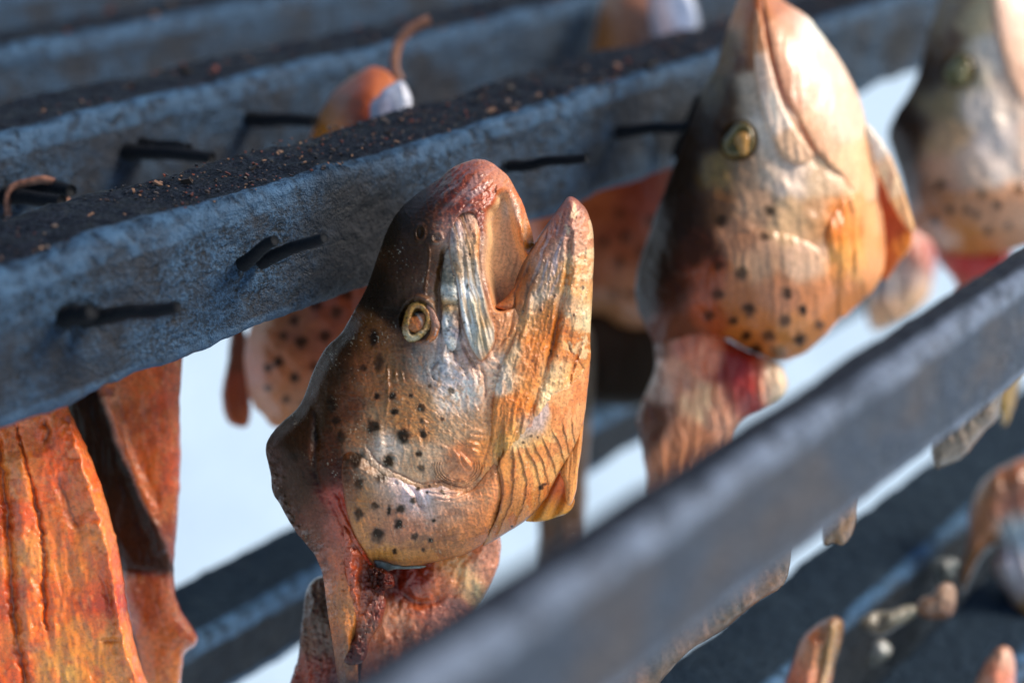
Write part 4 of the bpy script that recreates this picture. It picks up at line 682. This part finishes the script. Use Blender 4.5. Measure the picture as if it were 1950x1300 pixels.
# ------------------------------------------------------------------ orange fillets at the left
def fillet(label, D, ol, samples, sig, creases, H, R, nz, step, seed, extra=(), rgh=.26, skin=None):
    t = thing('fish_fillet', P(ol[0][0], ol[0][1], D), label, 'fish fillet', 'smoked fillets hanging on the rack')
    f = rbf(samples, sig)
    def hf(X, Y, s):
        h = H*ell(s/R)+nz*2*(streak(X, Y, 84, 22, 90, seed)-.5)+nz*1.6*(fbm(X/44, Y/60, seed+1, 3)-.5)+nz*.3*(fbm(X/7, Y/10, seed+2, 3)-.5)
        for pts, wd, am in creases: h = h+crease(X, Y, pts, wd, am, jit=5)
        return h
    def cf(X, Y, s):
        c0 = f(X, Y)*np.array([1.34, 1.06, .9]); c = c0*(.8+.4*fbm(X/14, Y/20, seed, 3))[:, None]; mt = ss(.05, .2, c0[:, 0])
        r = ss(.56, .70, fbm(X/26, Y/34, seed+2, 3))*.35*mt; c = c*(1-r[:, None])+lin('#a84418')*r[:, None]
        r = ss(.58, .72, fbm(X/7, Y/9, seed+5, 3))*.35*mt; c = c*(1-r[:, None])+lin('#e8a070')*r[:, None]
        r = ss(.58, .7, fbm(X/40, Y/50, seed+4, 3))*.35*mt; c = c*(1-r[:, None])+lin('#e88848')*r[:, None]
        if skin:
            lx = np.interp(Y, [q[1] for q in skin], [q[0] for q in skin])+8*(fbm(X/30, Y/30, 3, 2)-.5); k = 1-ss(-9, 9, X-lx); k = k*(1-ss(1080, 1110, Y)); dk = lin('#0d0a08')*(1-ss(850, 1060, Y))[:, None]+lin('#3c1c0e')*ss(850, 1060, Y)[:, None]
            c = c*(1-k[:, None])+dk*k[:, None]
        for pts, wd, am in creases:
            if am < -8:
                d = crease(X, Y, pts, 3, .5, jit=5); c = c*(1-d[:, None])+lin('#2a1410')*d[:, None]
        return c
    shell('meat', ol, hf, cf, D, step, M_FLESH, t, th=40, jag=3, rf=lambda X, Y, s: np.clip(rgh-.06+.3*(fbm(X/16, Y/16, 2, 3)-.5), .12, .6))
    for nm, o2, sm, hh, dd in extra:
        simple(nm, o2, 0, hh, 20, colr(sm, 40), D+dd, M_FLESH, t, 3, seed, 5, 20, th=14, rgh=.4)
    return t
fillet('bright orange ridged fish fillet filling the lower left corner', .338,
 [(-70,640),(40,660),(100,680),(118,720),(128,768),(150,820),(166,850),(185,900),(205,960),(218,1010),(229,1060),(236,1110),(243,1150),(252,1200),(268,1260),(290,1340),(240,1380),(-90,1380),(-90,900)],
 [(10,820,'#d87438'),(20,1000,'#c05820'),(5,1150,'#c05c34'),(40,900,'#e08448'),(45,1050,'#e8935c'),(50,1200,'#e07c38'),(90,820,'#c86030'),(130,800,'#d86c30'),(120,900,'#c85c1c'),(150,900,'#e07c40'),(180,1000,'#e88850'),(130,1000,'#d87838'),(140,1080,'#e08440'),(100,1150,'#d8702c'),(120,1220,'#e88c44'),(200,1100,'#d06a34'),(215,1150,'#a83414'),(220,1200,'#e89050'),(200,1270,'#e89048'),(240,1280,'#e08850'),(40,1280,'#c86020'),(100,1280,'#e8a060')], 34,
 [([(28,800),(48,880),(70,960),(84,1050),(84,1130),(90,1200)], 4, -9), ([(-10,820),(10,940),(20,1060),(30,1200),(55,1320)], 9, -14), ([(30,860),(44,980),(50,1100),(60,1240)], 20, 12), ([(130,790),(160,890),(190,980),(215,1100),(230,1200),(262,1310)], 13, 20),
  ([(196,1080),(204,1130),(212,1160),(222,1210)], 8, -7), ([(85,790),(90,830),(80,850)], 8, -10), ([(190,1222),(215,1218),(230,1212)], 5, -8), ([(110,900),(130,960),(150,1010)], 14, -10)], 60, 50, 6, 2, 1)
fillet('narrow orange fillet with a dark skin edge hanging beside the snow gap', .372,
 [(150,660),(345,600),(346,690),(343,780),(345,880),(340,960),(334,1040),(331,1110),(345,1160),(378,1216),(350,1250),(338,1320),(280,1340),(262,1240),(236,1150),(222,1090),(205,1060),(170,980),(140,900),(110,800),(110,700)],
 [(225,740,'#c08c70'),(260,720,'#d07038'),(300,700,'#c86830'),(250,800,'#c07848'),(300,820,'#d07440'),(330,780,'#c05c28'),(290,900,'#d07c40'),(300,960,'#c47038'),(330,900,'#c05c24'),(320,1020,'#9c4c1c'),(300,1100,'#b0602c'),(290,1160,'#b05c30'),(300,1240,'#c47444'),(350,1210,'#b86428'),(330,1290,'#d08850')], 24,
 [([(200,740),(240,860),(280,960),(310,1060)], 12, 14), ([(240,1080),(290,1090),(330,1090)], 8, -6)], 40, 40, 5, 3, 6, skin=[(165,600),(190,745),(228,850),(272,950),(318,1040),(338,1090),(345,1110)])

# ------------------------------------------------------------------ curled dry tendons left on the rack
def tendon(label, pts, r, D, dl=None):
    P3 = [P(x, y, D+(dl[k] if dl else 0)) for k, (x, y) in enumerate(pts)]
    o = tube('dried_tendon', P3, [r*k for k in np.linspace(1, 1.25, len(pts))], M_TENDON, None, sub=8, nr=10, loc=P3[0])
    return tag(o, label, 'dried tendon')
tendon('curled rust-brown tendon standing up beside the snout over the batten', [(762,154),(752,132),(752,105),(762,78),(780,58),(800,46),(820,38)], .0014, .432)
tendon('looped brown tendon caught on the two nails at the left edge', [(16,412),(14,380),(24,358),(50,348),(80,342),(104,348)], .0009, .372)
tendon('short brown tendon end hanging under the nails at the left edge', [(118,362),(122,372),(126,386)], .0010, .371)

# ------------------------------------------------------------------ lower level, right: blurred heads and scraps
def scrap(name, label, cat, D, ol, H, R, samples, sig, seed=1, group=None, part='skull', nz=10, th=30):
    t = thing(name, P(ol[0][0], ol[0][1], D), label, cat, group)
    simple(part, ol, 0, H, R, colr(samples, sig), D, M_FLESH, t, 3.5, seed, nz, 22, th=th)
    return t
LG = 'smoked fish heads on the lower level'
t = scrap('smoked_fish', 'blurred brown and bluish fish head at the right edge below the near slat', 'fish head', .47, [(1950,868),(2010,860),(2050,960),(2040,1100),(1990,1270),(1960,1290),(1945,1200),(1915,1130),(1885,1080),(1900,1040),(1870,1060),(1835,1130),(1828,1090),(1842,1020),(1848,960),(1880,905)], 70, 60,
 [(1930,900,'#a06850'),(1880,930,'#a8785c'),(1870,1000,'#a0643c'),(1850,1080,'#7c5430'),(1930,960,'#8a4c34'),(1940,1010,'#9cb0c0'),(1930,1080,'#b8b4c0'),(1920,1120,'#c0b8c0'),(1950,1180,'#a88050'),(1960,1250,'#8c6840')], 30, 2, LG)
simple('neck_flesh', [(1940,1200),(1990,1190),(2020,1300),(2000,1380),(1955,1340)], -10, 40, 30, colr([(1960,1260,'#a86c40')], 40), .47, M_FLESH, t, 4, 3, 8, 20, th=30)
t = scrap('smoked_fish', 'pointed orange snout rising from the bottom edge right of centre', 'fish head', .40, [(1565,1180),(1590,1172),(1606,1184),(1604,1215),(1592,1260),(1580,1310),(1570,1380),(1470,1380),(1490,1310),(1512,1250),(1530,1210)], 60, 45,
 [(1585,1190,'#8a6844'),(1560,1200,'#c07858'),(1540,1250,'#d08868'),(1520,1290,'#d86c48'),(1580,1250,'#a8845c'),(1550,1290,'#e0a088')], 24, 4, LG)
simple('maxilla', [(1576,1190),(1594,1195),(1590,1240),(1576,1300),(1562,1360),(1548,1340),(1562,1270)], 34, 16, 12, colr([(1580,1230,'#a88460'),(1565,1300,'#d0a888')], 30), .398, M_FLESH, t, 3, 3, 4, 20, th=12)
scrap('smoked_fish', 'pinkish snout tip at the bottom edge near the right corner', 'fish head', .42, [(1900,1232),(1922,1234),(1934,1260),(1932,1310),(1925,1380),(1840,1380),(1852,1310),(1872,1265)], 50, 40,
 [(1910,1250,'#d09c88'),(1890,1290,'#d8785c'),(1870,1300,'#c8a090')], 26, 5, LG)
for k, (x, y, rx, ry, c1, c2, lb) in enumerate(((1690,1180,48,26,'#8c8880','#5c5048','grey-white blurred scrap of fish skin on the lower batten'), (1788,1148,34,36,'#987868','#805848','pinkish-brown blurred scrap beside the grey skin scrap'), (1676,1242,24,22,'#a4a8ac','#6a6c70','smallest pale blurred scrap below the grey skin scrap'), (1800,1085,30,22,'#5c646c','#3c444c','dark grey blurred scrap uppermost among the scraps on the lower batten'))):
    d = .42 if y > 1120 else .44
    scrap('skin_scrap', lb, 'fish scrap', d, ring(x, y, rx, ry, wob=.22, seed=k+1, rot=-.4), 24, 22, [(x, y-8, c1), (x, y+14, c2)], 16, k+2, 'dried scraps lying on the lower battens', 'skin')
scrap('smoked_fish', 'yellow-brown fish scrap hanging under the near slat at the right edge', 'fish head', .45, [(1850,700),(1940,680),(1935,760),(1925,790),(1912,812),(1900,780),(1885,790),(1862,790),(1855,750)], 30, 30, [(1880,760,'#8a6c34'),(1920,780,'#b08c3c')], 24, 3, 'smoked fish heads behind the near slat')
scrap('smoked_fish', 'blurred dark brown strip of fish hanging in the bright gap right of the central head', 'fish scrap', .50, [(1010,640),(1120,620),(1128,760),(1118,880),(1116,960),(1112,1100),(1040,1120),(1024,980),(1030,880),(1016,760)], 30, 40, [(1060,700,'#2a2624'),(1070,900,'#5a4438'),(1080,980,'#6a5044')], 60, 3, None, 'flesh')
# heads behind the near slat, peeking out along its lower edge
def slat_y(x): return 695+.758*(1950-x)
for k, (x0, x1, drops, c1, c2, lb) in enumerate((
    (1130, 1500, (90, 80, 60, 40, 50, 46, 40), '#8a6450', '#6a584e', 'long brown blurred strip of flesh below the near slat, lowest of three'),
    (1566, 1630, (20, 44, 62, 30), '#9a7050', '#7a6250', 'small brown blurred scrap below the near slat, middle of three'),
    (1775, 1905, (34, 60, 66, 50, 30), '#8c7468', '#6c6460', 'greyish brown blurred scrap below the near slat, uppermost of three'))):
    xs = np.linspace(x0, x1, len(drops)); lo = [(x, slat_y(x)+d+20) for x, d in zip(xs, drops)]; up = [(x, slat_y(x)-90) for x in xs[::-1]]
    sm = [(x, slat_y(x)+20, c1 if q % 2 else c2) for q, x in enumerate(xs)]
    scrap('smoked_fish', lb, 'fish scrap', .34+.025*k, lo+up, 30, 40, sm, 40, k+3, 'smoked fish scraps behind the near slat', 'flesh')
for o in bpy.data.objects:
    if '_w' in o: del o['_w']
